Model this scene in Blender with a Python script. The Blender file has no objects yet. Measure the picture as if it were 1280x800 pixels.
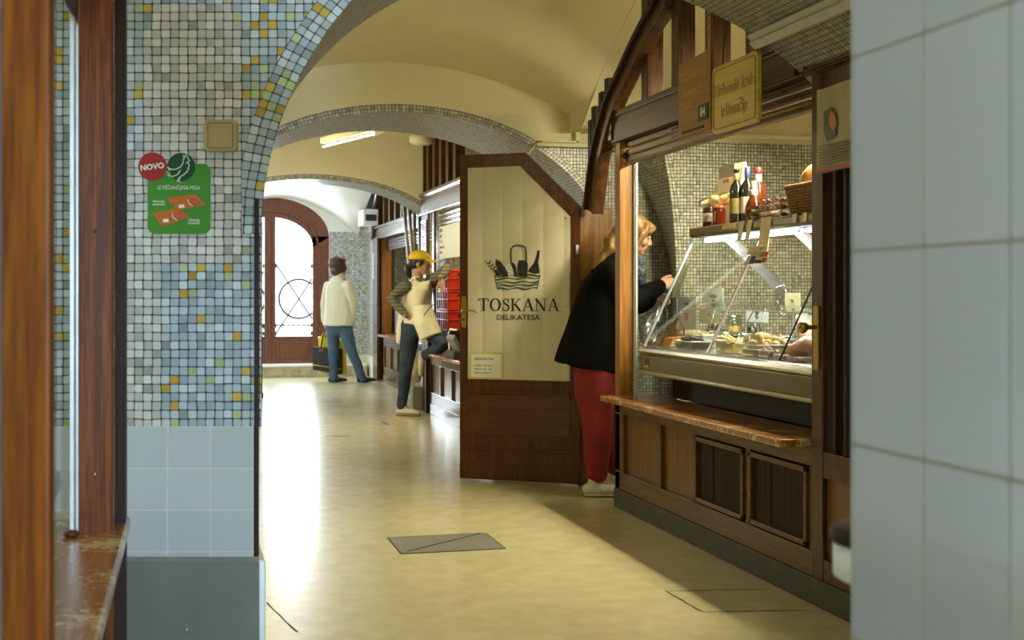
import bpy, bmesh, math, random
from math import sin, cos, pi, radians, sqrt, atan2
from mathutils import Vector, Matrix, noise
random.seed(7)
C = bpy.context.scene.collection
F = 1600.0; TH = math.atan2(405, 1600); ST, CT = sin(TH), cos(TH); CZ = 1.2; HY = 368.0
# a point of the place seen at pixel (px,py): on a plane x=X, y=Y, z=Z or at a depth D
def ray(px, py):
    u = (px-640)/F
    return ST+u*CT, CT-u*ST, (HY-py)/F
def onX(px, py, X):
    a, b, v = ray(px, py); t = X/a; return Vector((X, t*b, CZ+v*t))
def onY(px, py, Y):
    a, b, v = ray(px, py); t = Y/b; return Vector((t*a, Y, CZ+v*t))
def onZ(px, py, Z):
    a, b, v = ray(px, py); t = (Z-CZ)/v; return Vector((t*a, t*b, Z))
def P(px, py, D):
    a, b, v = ray(px, py); return Vector((D*a, D*b, CZ+v*D))

# ------------------------------------------------------------------ materials
def newmat(name):
    m = bpy.data.materials.new(name); m.use_nodes = True
    nt = m.node_tree; b = nt.nodes['Principled BSDF']
    return m, nt, b
def N(nt, t, **kw):
    n = nt.nodes.new(t)
    for k, v in kw.items():
        if k.startswith('i_'):
            n.inputs[k[2:].replace('_', ' ')].default_value = v
        else: setattr(n, k, v)
    return n
def L(nt, a, b): nt.links.new(a, b)
def rgb(c): return (c[0], c[1], c[2], 1)
def plain(name, c, rough=.5, metal=0, var=.08, scale=12, emit=0, spec=.5, bump=0, sheen=0):
    m, nt, b = newmat(name)
    b.inputs['Roughness'].default_value = rough; b.inputs['Metallic'].default_value = metal
    b.inputs['Specular IOR Level'].default_value = spec
    if sheen: b.inputs['Sheen Weight'].default_value = sheen
    tc = N(nt, 'ShaderNodeTexCoord'); no = N(nt, 'ShaderNodeTexNoise', i_Scale=scale, i_Detail=4.0)
    L(nt, tc.outputs['Object'], no.inputs['Vector'])
    r = N(nt, 'ShaderNodeValToRGB')
    r.color_ramp.elements[0].position = .3; r.color_ramp.elements[1].position = .7
    r.color_ramp.elements[0].color = rgb([x*(1-var) for x in c]); r.color_ramp.elements[1].color = rgb([min(1, x*(1+var)) for x in c])
    L(nt, no.outputs['Fac'], r.inputs['Fac']); L(nt, r.outputs['Color'], b.inputs['Base Color'])
    if bump:
        bp = N(nt, 'ShaderNodeBump', i_Strength=bump, i_Distance=.01); L(nt, no.outputs['Fac'], bp.inputs['Height']); L(nt, bp.outputs['Normal'], b.inputs['Normal'])
    if emit:
        b.inputs['Emission Color'].default_value = rgb(c); b.inputs['Emission Strength'].default_value = emit
    return m
def wood(name, c1, c2, axis='z', rough=.38, wear=0, coat=.06, spec=.3):
    m, nt, b = newmat(name); b.inputs['Specular IOR Level'].default_value = spec
    tc = N(nt, 'ShaderNodeTexCoord'); mp = N(nt, 'ShaderNodeMapping')
    s = {'x': (1.2, 22, 22), 'y': (22, 1.2, 22), 'z': (22, 22, 1.2)}[axis]
    mp.inputs['Scale'].default_value = s; L(nt, tc.outputs['Object'], mp.inputs['Vector'])
    no = N(nt, 'ShaderNodeTexNoise', i_Scale=1.6, i_Detail=6.0, i_Distortion=1.2); L(nt, mp.outputs[0], no.inputs['Vector'])
    fine = N(nt, 'ShaderNodeTexNoise', i_Scale=9.0, i_Detail=3.0); L(nt, mp.outputs[0], fine.inputs['Vector'])
    r = N(nt, 'ShaderNodeValToRGB'); r.color_ramp.elements[0].position = .36; r.color_ramp.elements[1].position = .64
    r.color_ramp.elements[0].color = rgb(c1); r.color_ramp.elements[1].color = rgb(c2)
    mx = N(nt, 'ShaderNodeMath', operation='MULTIPLY_ADD'); mx.inputs[1].default_value = .45
    sub = N(nt, 'ShaderNodeMath', operation='SUBTRACT'); sub.inputs[1].default_value = .5; L(nt, fine.outputs['Fac'], sub.inputs[0])
    L(nt, sub.outputs[0], mx.inputs[0]); L(nt, no.outputs['Fac'], mx.inputs[2]); L(nt, mx.outputs[0], r.inputs['Fac'])
    out = r.outputs['Color']
    b.inputs['Roughness'].default_value = rough; b.inputs['Coat Weight'].default_value = coat; b.inputs['Coat Roughness'].default_value = .25
    if wear:
        n2 = N(nt, 'ShaderNodeTexNoise', i_Scale=55.0, i_Detail=5.0, i_Roughness=.7); L(nt, tc.outputs['Object'], n2.inputs['Vector'])
        n3 = N(nt, 'ShaderNodeTexNoise', i_Scale=6.0, i_Detail=3.0); L(nt, tc.outputs['Object'], n3.inputs['Vector'])
        ad = N(nt, 'ShaderNodeMath', operation='ADD'); L(nt, n2.outputs['Fac'], ad.inputs[0]); L(nt, n3.outputs['Fac'], ad.inputs[1])
        r2 = N(nt, 'ShaderNodeValToRGB'); r2.color_ramp.elements[0].position = 1.12-wear*.1; r2.color_ramp.elements[1].position = 1.2-wear*.1
        r2.color_ramp.elements[0].color = (0, 0, 0, 1); r2.color_ramp.elements[1].color = (1, 1, 1, 1)
        r2.color_ramp.elements[0].position = .535; r2.color_ramp.elements[1].position = .60
        hf = N(nt, 'ShaderNodeMath', operation='MULTIPLY'); hf.inputs[1].default_value = .5; L(nt, ad.outputs[0], hf.inputs[0]); L(nt, hf.outputs[0], r2.inputs['Fac'])
        mm = N(nt, 'ShaderNodeMix', data_type='RGBA'); L(nt, r2.outputs['Color'], mm.inputs['Factor']); L(nt, out, mm.inputs[6]); mm.inputs[7].default_value = (.62, .47, .22, 1)
        out = mm.outputs[2]
    L(nt, out, b.inputs['Base Color'])
    bp = N(nt, 'ShaderNodeBump', i_Strength=.15, i_Distance=.004); L(nt, fine.outputs['Fac'], bp.inputs['Height']); L(nt, bp.outputs['Normal'], b.inputs['Normal'])
    return m
def mosaic(name, pitch, ramp, grout, rough=.3, gap=.055, warp=.0016, jit=.22, seed=0, pitchx=None, bump=.35, macro=.0, pw=7):
    """square tesserae; ramp = [(position, colour), ...] constant steps of a random value per tessera"""
    m, nt, b = newmat(name)
    uv = N(nt, 'ShaderNodeUVMap', uv_map='UVMap')
    wn = N(nt, 'ShaderNodeTexNoise', i_Scale=14.0, i_Detail=2.0); L(nt, uv.outputs[0], wn.inputs['Vector'])
    sb = N(nt, 'ShaderNodeVectorMath', operation='SUBTRACT'); sb.inputs[1].default_value = (.5, .5, .5); L(nt, wn.outputs['Color'], sb.inputs[0])
    sc = N(nt, 'ShaderNodeVectorMath', operation='SCALE'); sc.inputs['Scale'].default_value = warp*4; L(nt, sb.outputs[0], sc.inputs[0])
    ad = N(nt, 'ShaderNodeVectorMath', operation='ADD'); L(nt, uv.outputs[0], ad.inputs[0]); L(nt, sc.outputs[0], ad.inputs[1])
    ml = N(nt, 'ShaderNodeVectorMath', operation='MULTIPLY'); ml.inputs[1].default_value = (1/(pitchx or pitch), 1/pitch, 0); L(nt, ad.outputs[0], ml.inputs[0])
    fl = N(nt, 'ShaderNodeVectorMath', operation='FLOOR'); L(nt, ml.outputs[0], fl.inputs[0])
    fr = N(nt, 'ShaderNodeVectorMath', operation='FRACTION'); L(nt, ml.outputs[0], fr.inputs[0])
    of = N(nt, 'ShaderNodeVectorMath', operation='ADD'); of.inputs[1].default_value = (seed+.5, seed*3+.5, .5); L(nt, fl.outputs[0], of.inputs[0])
    w1 = N(nt, 'ShaderNodeTexWhiteNoise', noise_dimensions='3D'); L(nt, of.outputs[0], w1.inputs['Vector'])
    of2 = N(nt, 'ShaderNodeVectorMath', operation='ADD'); of2.inputs[1].default_value = (71.3, 17.1, 4.2); L(nt, of.outputs[0], of2.inputs[0])
    w2 = N(nt, 'ShaderNodeTexWhiteNoise', noise_dimensions='3D'); L(nt, of2.outputs[0], w2.inputs['Vector'])
    r = N(nt, 'ShaderNodeValToRGB'); r.color_ramp.interpolation = 'CONSTANT'
    els = r.color_ramp.elements
    els[0].position = ramp[0][0]; els[0].color = rgb(ramp[0][1]); els[1].position = ramp[1][0]; els[1].color = rgb(ramp[1][1])
    for p, c in ramp[2:]: e = els.new(p); e.color = rgb(c)
    L(nt, w1.outputs['Value'], r.inputs['Fac'])
    mr = N(nt, 'ShaderNodeMapRange'); mr.inputs['To Min'].default_value = 1-jit; mr.inputs['To Max'].default_value = 1+jit*.5; L(nt, w2.outputs['Value'], mr.inputs['Value'])
    tint = N(nt, 'ShaderNodeVectorMath', operation='SCALE'); L(nt, r.outputs['Color'], tint.inputs[0]); L(nt, mr.outputs[0], tint.inputs['Scale'])
    # distance to the tessera's edge, a little random per tessera
    s5 = N(nt, 'ShaderNodeVectorMath', operation='SUBTRACT'); s5.inputs[1].default_value = (.5, .5, 0); L(nt, fr.outputs[0], s5.inputs[0])
    s6 = N(nt, 'ShaderNodeVectorMath', operation='SUBTRACT'); s6.inputs[1].default_value = (.5, .5, .5); L(nt, w2.outputs['Color'], s6.inputs[0])
    s7 = N(nt, 'ShaderNodeVectorMath', operation='SCALE'); s7.inputs['Scale'].default_value = .05 if pw < 10 else 0; L(nt, s6.outputs[0], s7.inputs[0])
    s8 = N(nt, 'ShaderNodeVectorMath', operation='ADD'); L(nt, s5.outputs[0], s8.inputs[0]); L(nt, s7.outputs[0], s8.inputs[1])
    ab = N(nt, 'ShaderNodeVectorMath', operation='ABSOLUTE'); L(nt, s8.outputs[0], ab.inputs[0])
    sx = N(nt, 'ShaderNodeSeparateXYZ'); L(nt, ab.outputs[0], sx.inputs[0])
    px = N(nt, 'ShaderNodeMath', operation='POWER'); px.inputs[1].default_value = pw; L(nt, sx.outputs[0], px.inputs[0])
    py = N(nt, 'ShaderNodeMath', operation='POWER'); py.inputs[1].default_value = pw; L(nt, sx.outputs[1], py.inputs[0])
    pa = N(nt, 'ShaderNodeMath', operation='ADD'); L(nt, px.outputs[0], pa.inputs[0]); L(nt, py.outputs[0], pa.inputs[1])
    pr = N(nt, 'ShaderNodeMath', operation='POWER'); pr.inputs[1].default_value = 1/pw; L(nt, pa.outputs[0], pr.inputs[0])
    mk = N(nt, 'ShaderNodeMapRange', interpolation_type='SMOOTHSTEP'); sw = .035 if pw < 10 else .006; mk.inputs['From Min'].default_value = .5-gap-sw; mk.inputs['From Max'].default_value = .5-gap+sw
    L(nt, pr.outputs[0], mk.inputs['Value'])
    mx = N(nt, 'ShaderNodeMix', data_type='RGBA'); L(nt, mk.outputs[0], mx.inputs['Factor']); L(nt, tint.outputs[0], mx.inputs[6]); mx.inputs[7].default_value = rgb(grout)
    L(nt, mx.outputs[2], b.inputs['Base Color'])
    rr = N(nt, 'ShaderNodeMapRange'); rr.inputs['To Min'].default_value = rough; rr.inputs['To Max'].default_value = .85; L(nt, mk.outputs[0], rr.inputs['Value']); L(nt, rr.outputs[0], b.inputs['Roughness'])
    inv = N(nt, 'ShaderNodeMath', operation='SUBTRACT'); inv.inputs[0].default_value = 1; L(nt, mk.outputs[0], inv.inputs[1])
    tl = N(nt, 'ShaderNodeTexNoise', i_Scale=60.0); L(nt, uv.outputs[0], tl.inputs['Vector'])
    ia = N(nt, 'ShaderNodeMath', operation='MULTIPLY_ADD'); ia.inputs[1].default_value = .25; L(nt, tl.outputs['Fac'], ia.inputs[0]); L(nt, inv.outputs[0], ia.inputs[2])
    bp = N(nt, 'ShaderNodeBump', i_Strength=bump, i_Distance=.0015); L(nt, ia.outputs[0], bp.inputs['Height']); L(nt, bp.outputs['Normal'], b.inputs['Normal'])
    return m
def glassmat(name, tint=(1, 1, 1), refl=.12, rough=.02):
    m, nt, b = newmat(name); nt.nodes.remove(b)
    o = nt.nodes['Material Output']; t = N(nt, 'ShaderNodeBsdfTransparent'); t.inputs[0].default_value = rgb(tint)
    g = N(nt, 'ShaderNodeBsdfGlossy'); g.inputs['Roughness'].default_value = rough
    lw = N(nt, 'ShaderNodeLayerWeight', i_Blend=.5); mx = N(nt, 'ShaderNodeMixShader')
    pw_ = N(nt, 'ShaderNodeMath', operation='POWER'); pw_.inputs[1].default_value = 4.5; L(nt, lw.outputs['Facing'], pw_.inputs[0])
    ma = N(nt, 'ShaderNodeMath', operation='MULTIPLY_ADD'); ma.inputs[1].default_value = .85; ma.inputs[2].default_value = refl*.4; L(nt, pw_.outputs[0], ma.inputs[0])
    L(nt, ma.outputs[0], mx.inputs[0]); L(nt, t.outputs[0], mx.inputs[1]); L(nt, g.outputs[0], mx.inputs[2]); L(nt, mx.outputs[0], o.inputs[0])
    return m

WHITE, PALE, BLUE, GREY = (.78, .78, .74), (.66, .70, .72), (.50, .57, .62), (.40, .43, .44)
OCH, GRN, ORG = (.55, .38, .05), (.42, .50, .25), (.50, .24, .03)
M = {}
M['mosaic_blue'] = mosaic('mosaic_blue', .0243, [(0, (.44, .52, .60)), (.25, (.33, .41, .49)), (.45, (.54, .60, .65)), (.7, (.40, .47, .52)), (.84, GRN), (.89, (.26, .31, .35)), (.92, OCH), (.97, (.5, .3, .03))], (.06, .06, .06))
M['mosaic_patch'] = mosaic('mosaic_patch', .0243, [(0, (.60, .60, .58)), (.3, (.54, .54, .52)), (.6, (.64, .63, .60)), (.85, (.48, .47, .44)), (.95, (.38, .37, .34))], (.075, .055, .04), warp=.002, seed=9, gap=.05)
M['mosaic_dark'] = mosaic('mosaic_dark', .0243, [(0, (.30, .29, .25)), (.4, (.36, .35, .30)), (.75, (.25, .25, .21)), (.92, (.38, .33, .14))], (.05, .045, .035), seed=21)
M['mosaic_hall'] = mosaic('mosaic_hall', .0225, [(0, (.50, .50, .44)), (.3, (.42, .43, .38)), (.55, (.57, .57, .50)), (.8, (.36, .37, .33)), (.9, (.48, .42, .24)), (.95, (.28, .29, .26))], (.06, .06, .04), seed=4, gap=.055)
M['mosaic_pale'] = mosaic('mosaic_pale', .0225, [(0, (.70, .70, .60)), (.3, (.60, .61, .52)), (.6, (.76, .76, .66)), (.85, (.52, .53, .45)), (.95, (.42, .43, .38))], (.045, .045, .035), seed=14, gap=.075)
M['mosaic_far'] = mosaic('mosaic_far', .03, [(0, (.66, .69, .68)), (.3, (.55, .58, .58)), (.6, (.72, .74, .72)), (.82, (.48, .51, .5)), (.93, (.5, .38, .2))], (.16, .16, .15), seed=31, gap=.08)
M['tile_grey'] = mosaic('tile_grey', .117, [(0, (.52, .56, .58)), (.5, (.50, .54, .56)), (.8, (.54, .57, .59))], (.66, .66, .62), gap=.014, warp=.0, jit=.05, rough=.35, bump=.2, pw=30)
M['tile_white'] = mosaic('tile_white', .2, [(0, (.50, .49, .55)), (.5, (.49, .48, .54)), (.8, (.515, .50, .56))], (.34, .30, .26), gap=.010, warp=.0, jit=.03, rough=.06, pitchx=.13, bump=.2, pw=40)
M['plaster'] = plain('plaster', (.78, .72, .49), .9, var=.04, scale=2.5, bump=.08)
M['plaster_white'] = plain('plaster_white', (.82, .82, .78), .9, var=.03, scale=3)
M['wood'] = wood('wood', (.040, .015, .004), (.105, .043, .012), 'z')
M['wood_y'] = wood('wood_y', (.038, .015, .004), (.095, .040, .011), 'y')
M['wood_x'] = wood('wood_x', (.040, .015, .004), (.105, .043, .012), 'x')
M['wood_dark'] = wood('wood_dark', (.016, .007, .003), (.035, .014, .006), 'z', rough=.6, coat=0)
M['wood_light'] = wood('wood_light', (.12, .052, .008), (.21, .098, .016), 'z')
M['wood_lighty'] = wood('wood_lighty', (.085, .038, .007), (.15, .070, .013), 'y')
M['wood_near'] = wood('wood_near', (.105, .024, .002), (.24, .066, .005), 'z', rough=.42, coat=.0, spec=.2)
M['wood_door'] = wood('wood_door', (.060, .017, .003), (.105, .034, .006), 'z')
M['wood_sill'] = wood('wood_sill', (.24, .09, .014), (.40, .16, .024), 'y', rough=.22, wear=1, coat=.6)
M['steel'] = plain('steel', (.42, .44, .42), .28, .9, var=.08, scale=3)
M['steel_bright'] = plain('steel_bright', (.7, .72, .7), .2, 1, var=.05)
M['alu'] = plain('alu', (.62, .64, .64), .4, .6, var=.04)
M['galv'] = plain('galv', (.26, .27, .25), .45, .5, var=.12, scale=5)
M['brass'] = plain('brass', (.45, .30, .08), .3, .9)
M['black'] = plain('black', (.012, .012, .012), .6)
M['darkgrey'] = plain('darkgrey', (.05, .05, .048), .6)
M['kick'] = plain('kick', (.030, .034, .024), .45, var=.5, scale=9)
M['paper'] = plain('paper', (.72, .72, .62), .7, var=.03)
M['cream_paper'] = plain('cream_paper', (.62, .55, .30), .6, var=.08)
M['ink'] = plain('ink', (.05, .05, .05), .6)
M['white'] = plain('white', (.8, .8, .78), .5, var=.02)
M['glass'] = glassmat('glass', (.97, .98, .97), .10)
M['glass_case'] = glassmat('glass_case', (.93, .97, .95), .16, .03)
M['glass_window'] = glassmat('glass_window', (.9, .93, .93), .3)
M['lamp'] = plain('lamp', (1, .97, .86), .5, emit=7)
M['lamp_cool'] = plain('lamp_cool', (.75, .95, 1), .5, emit=4)
M['lamp_pink'] = plain('lamp_pink', (1, .55, .95), .5, emit=3)

# ------------------------------------------------------------------ mesh builder
class MB:
    def __init__(s): s.v = []; s.f = []; s.uv = []; s.mi = []; s.sm = []
    def face(s, pts, uv=None, mi=0, sm=False):
        i = len(s.v); s.v += [tuple(p) for p in pts]; s.f.append(list(range(i, i+len(pts)))); s.uv.append(uv); s.mi.append(mi); s.sm.append(sm)
    def add(s, verts, faces, mi=0, uvs=None, sm=False):
        i = len(s.v); s.v += [tuple(p) for p in verts]
        for k, f in enumerate(faces):
            s.f.append([i+j for j in f]); s.uv.append(uvs[k] if uvs else None); s.mi.append(mi); s.sm.append(sm)
        return s
    def box(s, x0, x1, y0, y1, z0, z1, mi=0):
        if x0 > x1: x0, x1 = x1, x0
        if y0 > y1: y0, y1 = y1, y0
        if z0 > z1: z0, z1 = z1, z0
        v = [(x0,y0,z0),(x1,y0,z0),(x1,y1,z0),(x0,y1,z0),(x0,y0,z1),(x1,y0,z1),(x1,y1,z1),(x0,y1,z1)]
        return s.add(v, [(0,3,2,1),(4,5,6,7),(0,1,5,4),(1,2,6,5),(2,3,7,6),(3,0,4,7)], mi)
    def obox(s, c, ax, ay, az, mi=0):
        c, ax, ay, az = map(Vector, (c, ax, ay, az))
        v = [c+ax*i+ay*j+az*k for k in (-1, 1) for i, j in ((-1,-1),(1,-1),(1,1),(-1,1))]
        return s.add(v, [(0,3,2,1),(4,5,6,7),(0,1,5,4),(1,2,6,5),(2,3,7,6),(3,0,4,7)], mi)
    def bar(s, a, b, w, t, side=(0, 0, 1), mi=0):
        a, b = Vector(a), Vector(b); d = (b-a); u = Vector(side); u = (u-d*(u.dot(d)/d.length_squared)).normalized(); w2 = d.normalized().cross(u)
        return s.obox((a+b)/2, d/2, u*w/2, w2*t/2, mi)
    def prism(s, pts, y0, y1, mi=0):
        """outline in local x,z pushed along y"""
        n = len(pts); v = [(p[0], y0, p[1]) for p in pts]+[(p[0], y1, p[1]) for p in pts]
        ar = sum(pts[i][0]*pts[(i+1)%n][1]-pts[(i+1)%n][0]*pts[i][1] for i in range(n))
        f = [tuple(range(n)), tuple(range(2*n-1, n-1, -1))]+[(i, i+n, (i+1)%n+n, (i+1)%n) for i in range(n)]
        if (ar > 0) != (y0 < y1): f = [tuple(reversed(q)) for q in f]
        return s.add(v, f, mi)
    def prismx(s, pts, x0, x1, mi=0):
        n = len(pts); v = [(x0, p[0], p[1]) for p in pts]+[(x1, p[0], p[1]) for p in pts]
        f = [tuple(range(n)), tuple(range(2*n-1, n-1, -1))]+[(i, i+n, (i+1)%n+n, (i+1)%n) for i in range(n)]
        ar = sum(pts[i][0]*pts[(i+1)%n][1]-pts[(i+1)%n][0]*pts[i][1] for i in range(n))
        if (ar > 0) == (x0 < x1): f = [tuple(reversed(q)) for q in f]
        return s.add(v, f, mi)
    def tube(s, pts, rad, side=None, n=10, cap=True, mi=0, closed=False, flat=False, sm=True):
        pts = [Vector(p) for p in pts]
        if not isinstance(rad, list): rad = [rad]*len(pts)
        rad = [(r, r) if not isinstance(r, (list, tuple)) else r for r in rad]
        m = len(pts); rings = []
        prev = Vector(side) if side is not None else None
        for i, p in enumerate(pts):
            if closed: t = (pts[(i+1)%m]-pts[i-1])
            else: t = (pts[min(i+1, m-1)]-pts[max(i-1, 0)])
            t = t.normalized() if t.length > 1e-9 else Vector((0, 0, 1))
            if prev is None:
                prev = Vector((1, 0, 0)) if abs(t.x) < .8 else Vector((0, 1, 0))
            a = prev-t*prev.dot(t)
            if a.length < 1e-5: a = t.orthogonal()
            a.normalize()
            if side is None: prev = a
            b = t.cross(a); rings.append((p, a, b, rad[i], t))
        R = []
        if cap and not flat and not closed:
            p, a, b, r, t = rings[0]; k = min(r)
            R.append((p-t*k*.85, a, b, (r[0]*.35, r[1]*.35))); R.append((p-t*k*.55, a, b, (r[0]*.78, r[1]*.78)))
        R += [q[:4] for q in rings]
        if cap and not flat and not closed:
            p, a, b, r, t = rings[-1]; k = min(r)
            R.append((p+t*k*.55, a, b, (r[0]*.78, r[1]*.78))); R.append((p+t*k*.85, a, b, (r[0]*.35, r[1]*.35)))
        v = []
        for p, a, b, r in R:
            for j in range(n):
                an = 2*pi*j/n; v.append(p+a*(r[0]*cos(an))+b*(r[1]*sin(an)))
        f = []; K = len(R)
        for i in range(K if closed else K-1):
            for j in range(n):
                i2 = (i+1)%K; f.append((i*n+j, i*n+(j+1)%n, i2*n+(j+1)%n, i2*n+j))
        if cap and not closed: f += [tuple(reversed(range(n))), tuple((K-1)*n+j for j in range(n))]
        return s.add(v, f, mi, sm=sm)
    def lathe(s, prof, c=(0, 0, 0), n=20, mi=0, sm=True, sx=1, sy=1):
        v = []; f = []; m = len(prof)
        for r, z in prof:
            for j in range(n): v.append((c[0]+r*cos(2*pi*j/n)*sx, c[1]+r*sin(2*pi*j/n)*sy, c[2]+z))
        for i in range(m-1):
            for j in range(n): f.append((i*n+j, i*n+(j+1)%n, (i+1)*n+(j+1)%n, (i+1)*n+j))
        f += [tuple(reversed(range(n))), tuple((m-1)*n+j for j in range(n))]
        return s.add(v, f, mi, sm=sm)
    def ell(s, c, r, R=None, n=16, k=10, mi=0):
        c = Vector(c); v = []; f = []
        for i in range(1, k):
            ph = pi*i/k
            for j in range(n):
                q = Vector((r[0]*sin(ph)*cos(2*pi*j/n), r[1]*sin(ph)*sin(2*pi*j/n), -r[2]*cos(ph))); v.append(c+(R @ q if R else q))
        for q in ((0, 0, -r[2]), (0, 0, r[2])): q = Vector(q); v.append(c+(R @ q if R else q))
        for i in range(k-2):
            for j in range(n): f.append((i*n+j, i*n+(j+1)%n, (i+1)*n+(j+1)%n, (i+1)*n+j))
        a = (k-1)*n
        for j in range(n): f.append((a, (j+1)%n, j)); f.append((a+1, (k-2)*n+j, (k-2)*n+(j+1)%n))
        return s.add(v, f, mi, sm=True)
    def stroke(s, pts, w, y0, y1, mi=0, closed=False):
        """flat ribbon in local x,z of width w (number or list)"""
        m = len(pts); ws = w if isinstance(w, (list, tuple)) else [w]*m; Lp = []; Rp = []
        for i in range(m):
            a = pts[i-1] if (closed or i > 0) else pts[i]; b = pts[(i+1) % m] if (closed or i < m-1) else pts[i]
            dx, dz = b[0]-a[0], b[1]-a[1]; l = sqrt(dx*dx+dz*dz) or 1; nx, nz = -dz/l, dx/l
            Lp.append((pts[i][0]+nx*ws[i]/2, pts[i][1]+nz*ws[i]/2)); Rp.append((pts[i][0]-nx*ws[i]/2, pts[i][1]-nz*ws[i]/2))
        for i in range(m if closed else m-1):
            j = (i+1) % m; s.prism([Lp[i], Lp[j], Rp[j], Rp[i]], y0, y1, mi)
        return s
    def build(s, name, mats, parent=None, bev=0, smooth=False, origin=True, label=None):
        me = bpy.data.meshes.new(name)
        off = Vector((0, 0, 0))
        if parent is None and origin:
            xs = [v[0] for v in s.v]; ys = [v[1] for v in s.v]; zs = [v[2] for v in s.v]
            off = Vector(((min(xs)+max(xs))/2, (min(ys)+max(ys))/2, min(zs)))
        me.from_pydata([tuple(Vector(v)-off) for v in s.v], [], s.f)
        ul = me.uv_layers.new(name='UVMap')
        for p, uv, mi, sm in zip(me.polygons, s.uv, s.mi, s.sm):
            p.material_index = mi; p.use_smooth = sm or smooth
            n = p.normal; ax = max(range(3), key=lambda k: abs(n[k]))
            for k, li in enumerate(p.loop_indices):
                if uv: ul.data[li].uv = uv[k]
                else:
                    v = s.v[me.loops[li].vertex_index]
                    ul.data[li].uv = (v[1], v[2]) if ax == 0 else ((v[0], v[2]) if ax == 1 else (v[0], v[1]))
        for m in (mats if isinstance(mats, (list, tuple)) else [mats]): me.materials.append(m)
        o = bpy.data.objects.new(name, me); C.objects.link(o); o.location = off
        if parent is not None:
            o.parent = parent
            if parent.get('_w'): o.location = -parent.location
        if bev:
            b = o.modifiers.new('bevel', 'BEVEL'); b.width = bev; b.segments = 2; b.limit_method = 'ANGLE'
        if label: o['label'] = label
        return o
WORLD = []
def thing(name, label, cat, loc=(0, 0, 0), rz=0, group=None, world=True, kind=None):
    o = bpy.data.objects.new(name, None); C.objects.link(o); o.location = loc; o.rotation_euler = (0, 0, rz); o.empty_display_size = .1
    if label: o['label'] = label
    if cat: o['category'] = cat
    if group: o['group'] = group
    if kind: o['kind'] = kind
    if world: o['_w'] = 1; WORLD.append(o)
    return o
def tag(o, label, cat, group=None):
    o['label'] = label; o['category'] = cat
    if group: o['group'] = group
    return o
def struct(o, label=None):
    o['kind'] = 'structure'
    if label: o['label'] = label
    return o
def textobj(name, body, size, mat, parent, loc, rot=None, ext=.0006, align='CENTER', bold=0, sx=1):
    """flat raised lettering: text x to the right, y up"""
    cu = bpy.data.curves.new(name, 'FONT'); cu.body = body; cu.size = size; cu.extrude = ext; cu.align_x = align; cu.resolution_u = 2; cu.offset = bold
    cu.space_line = .95
    t = bpy.data.objects.new(name+'_t', cu); C.objects.link(t); bpy.context.view_layer.update()
    dg = bpy.context.evaluated_depsgraph_get(); me = bpy.data.meshes.new_from_object(t.evaluated_get(dg)); me.name = name
    bpy.data.objects.remove(t); bpy.data.curves.remove(cu)
    R = rot if rot is not None else Matrix.Rotation(pi/2, 3, 'X')
    for v in me.vertices: v.co = R @ Vector((v.co.x*sx, v.co.y, v.co.z)) + Vector(loc)
    me.materials.clear(); me.materials.append(mat)
    o = bpy.data.objects.new(name, me); C.objects.link(o); o.parent = parent
    if parent.get('_w'): o.location = -parent.location
    return o
RX = Matrix(((0, 0, -1), (-1, 0, 0), (0, 1, 0)))     # lettering on a face looking to -X
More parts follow.
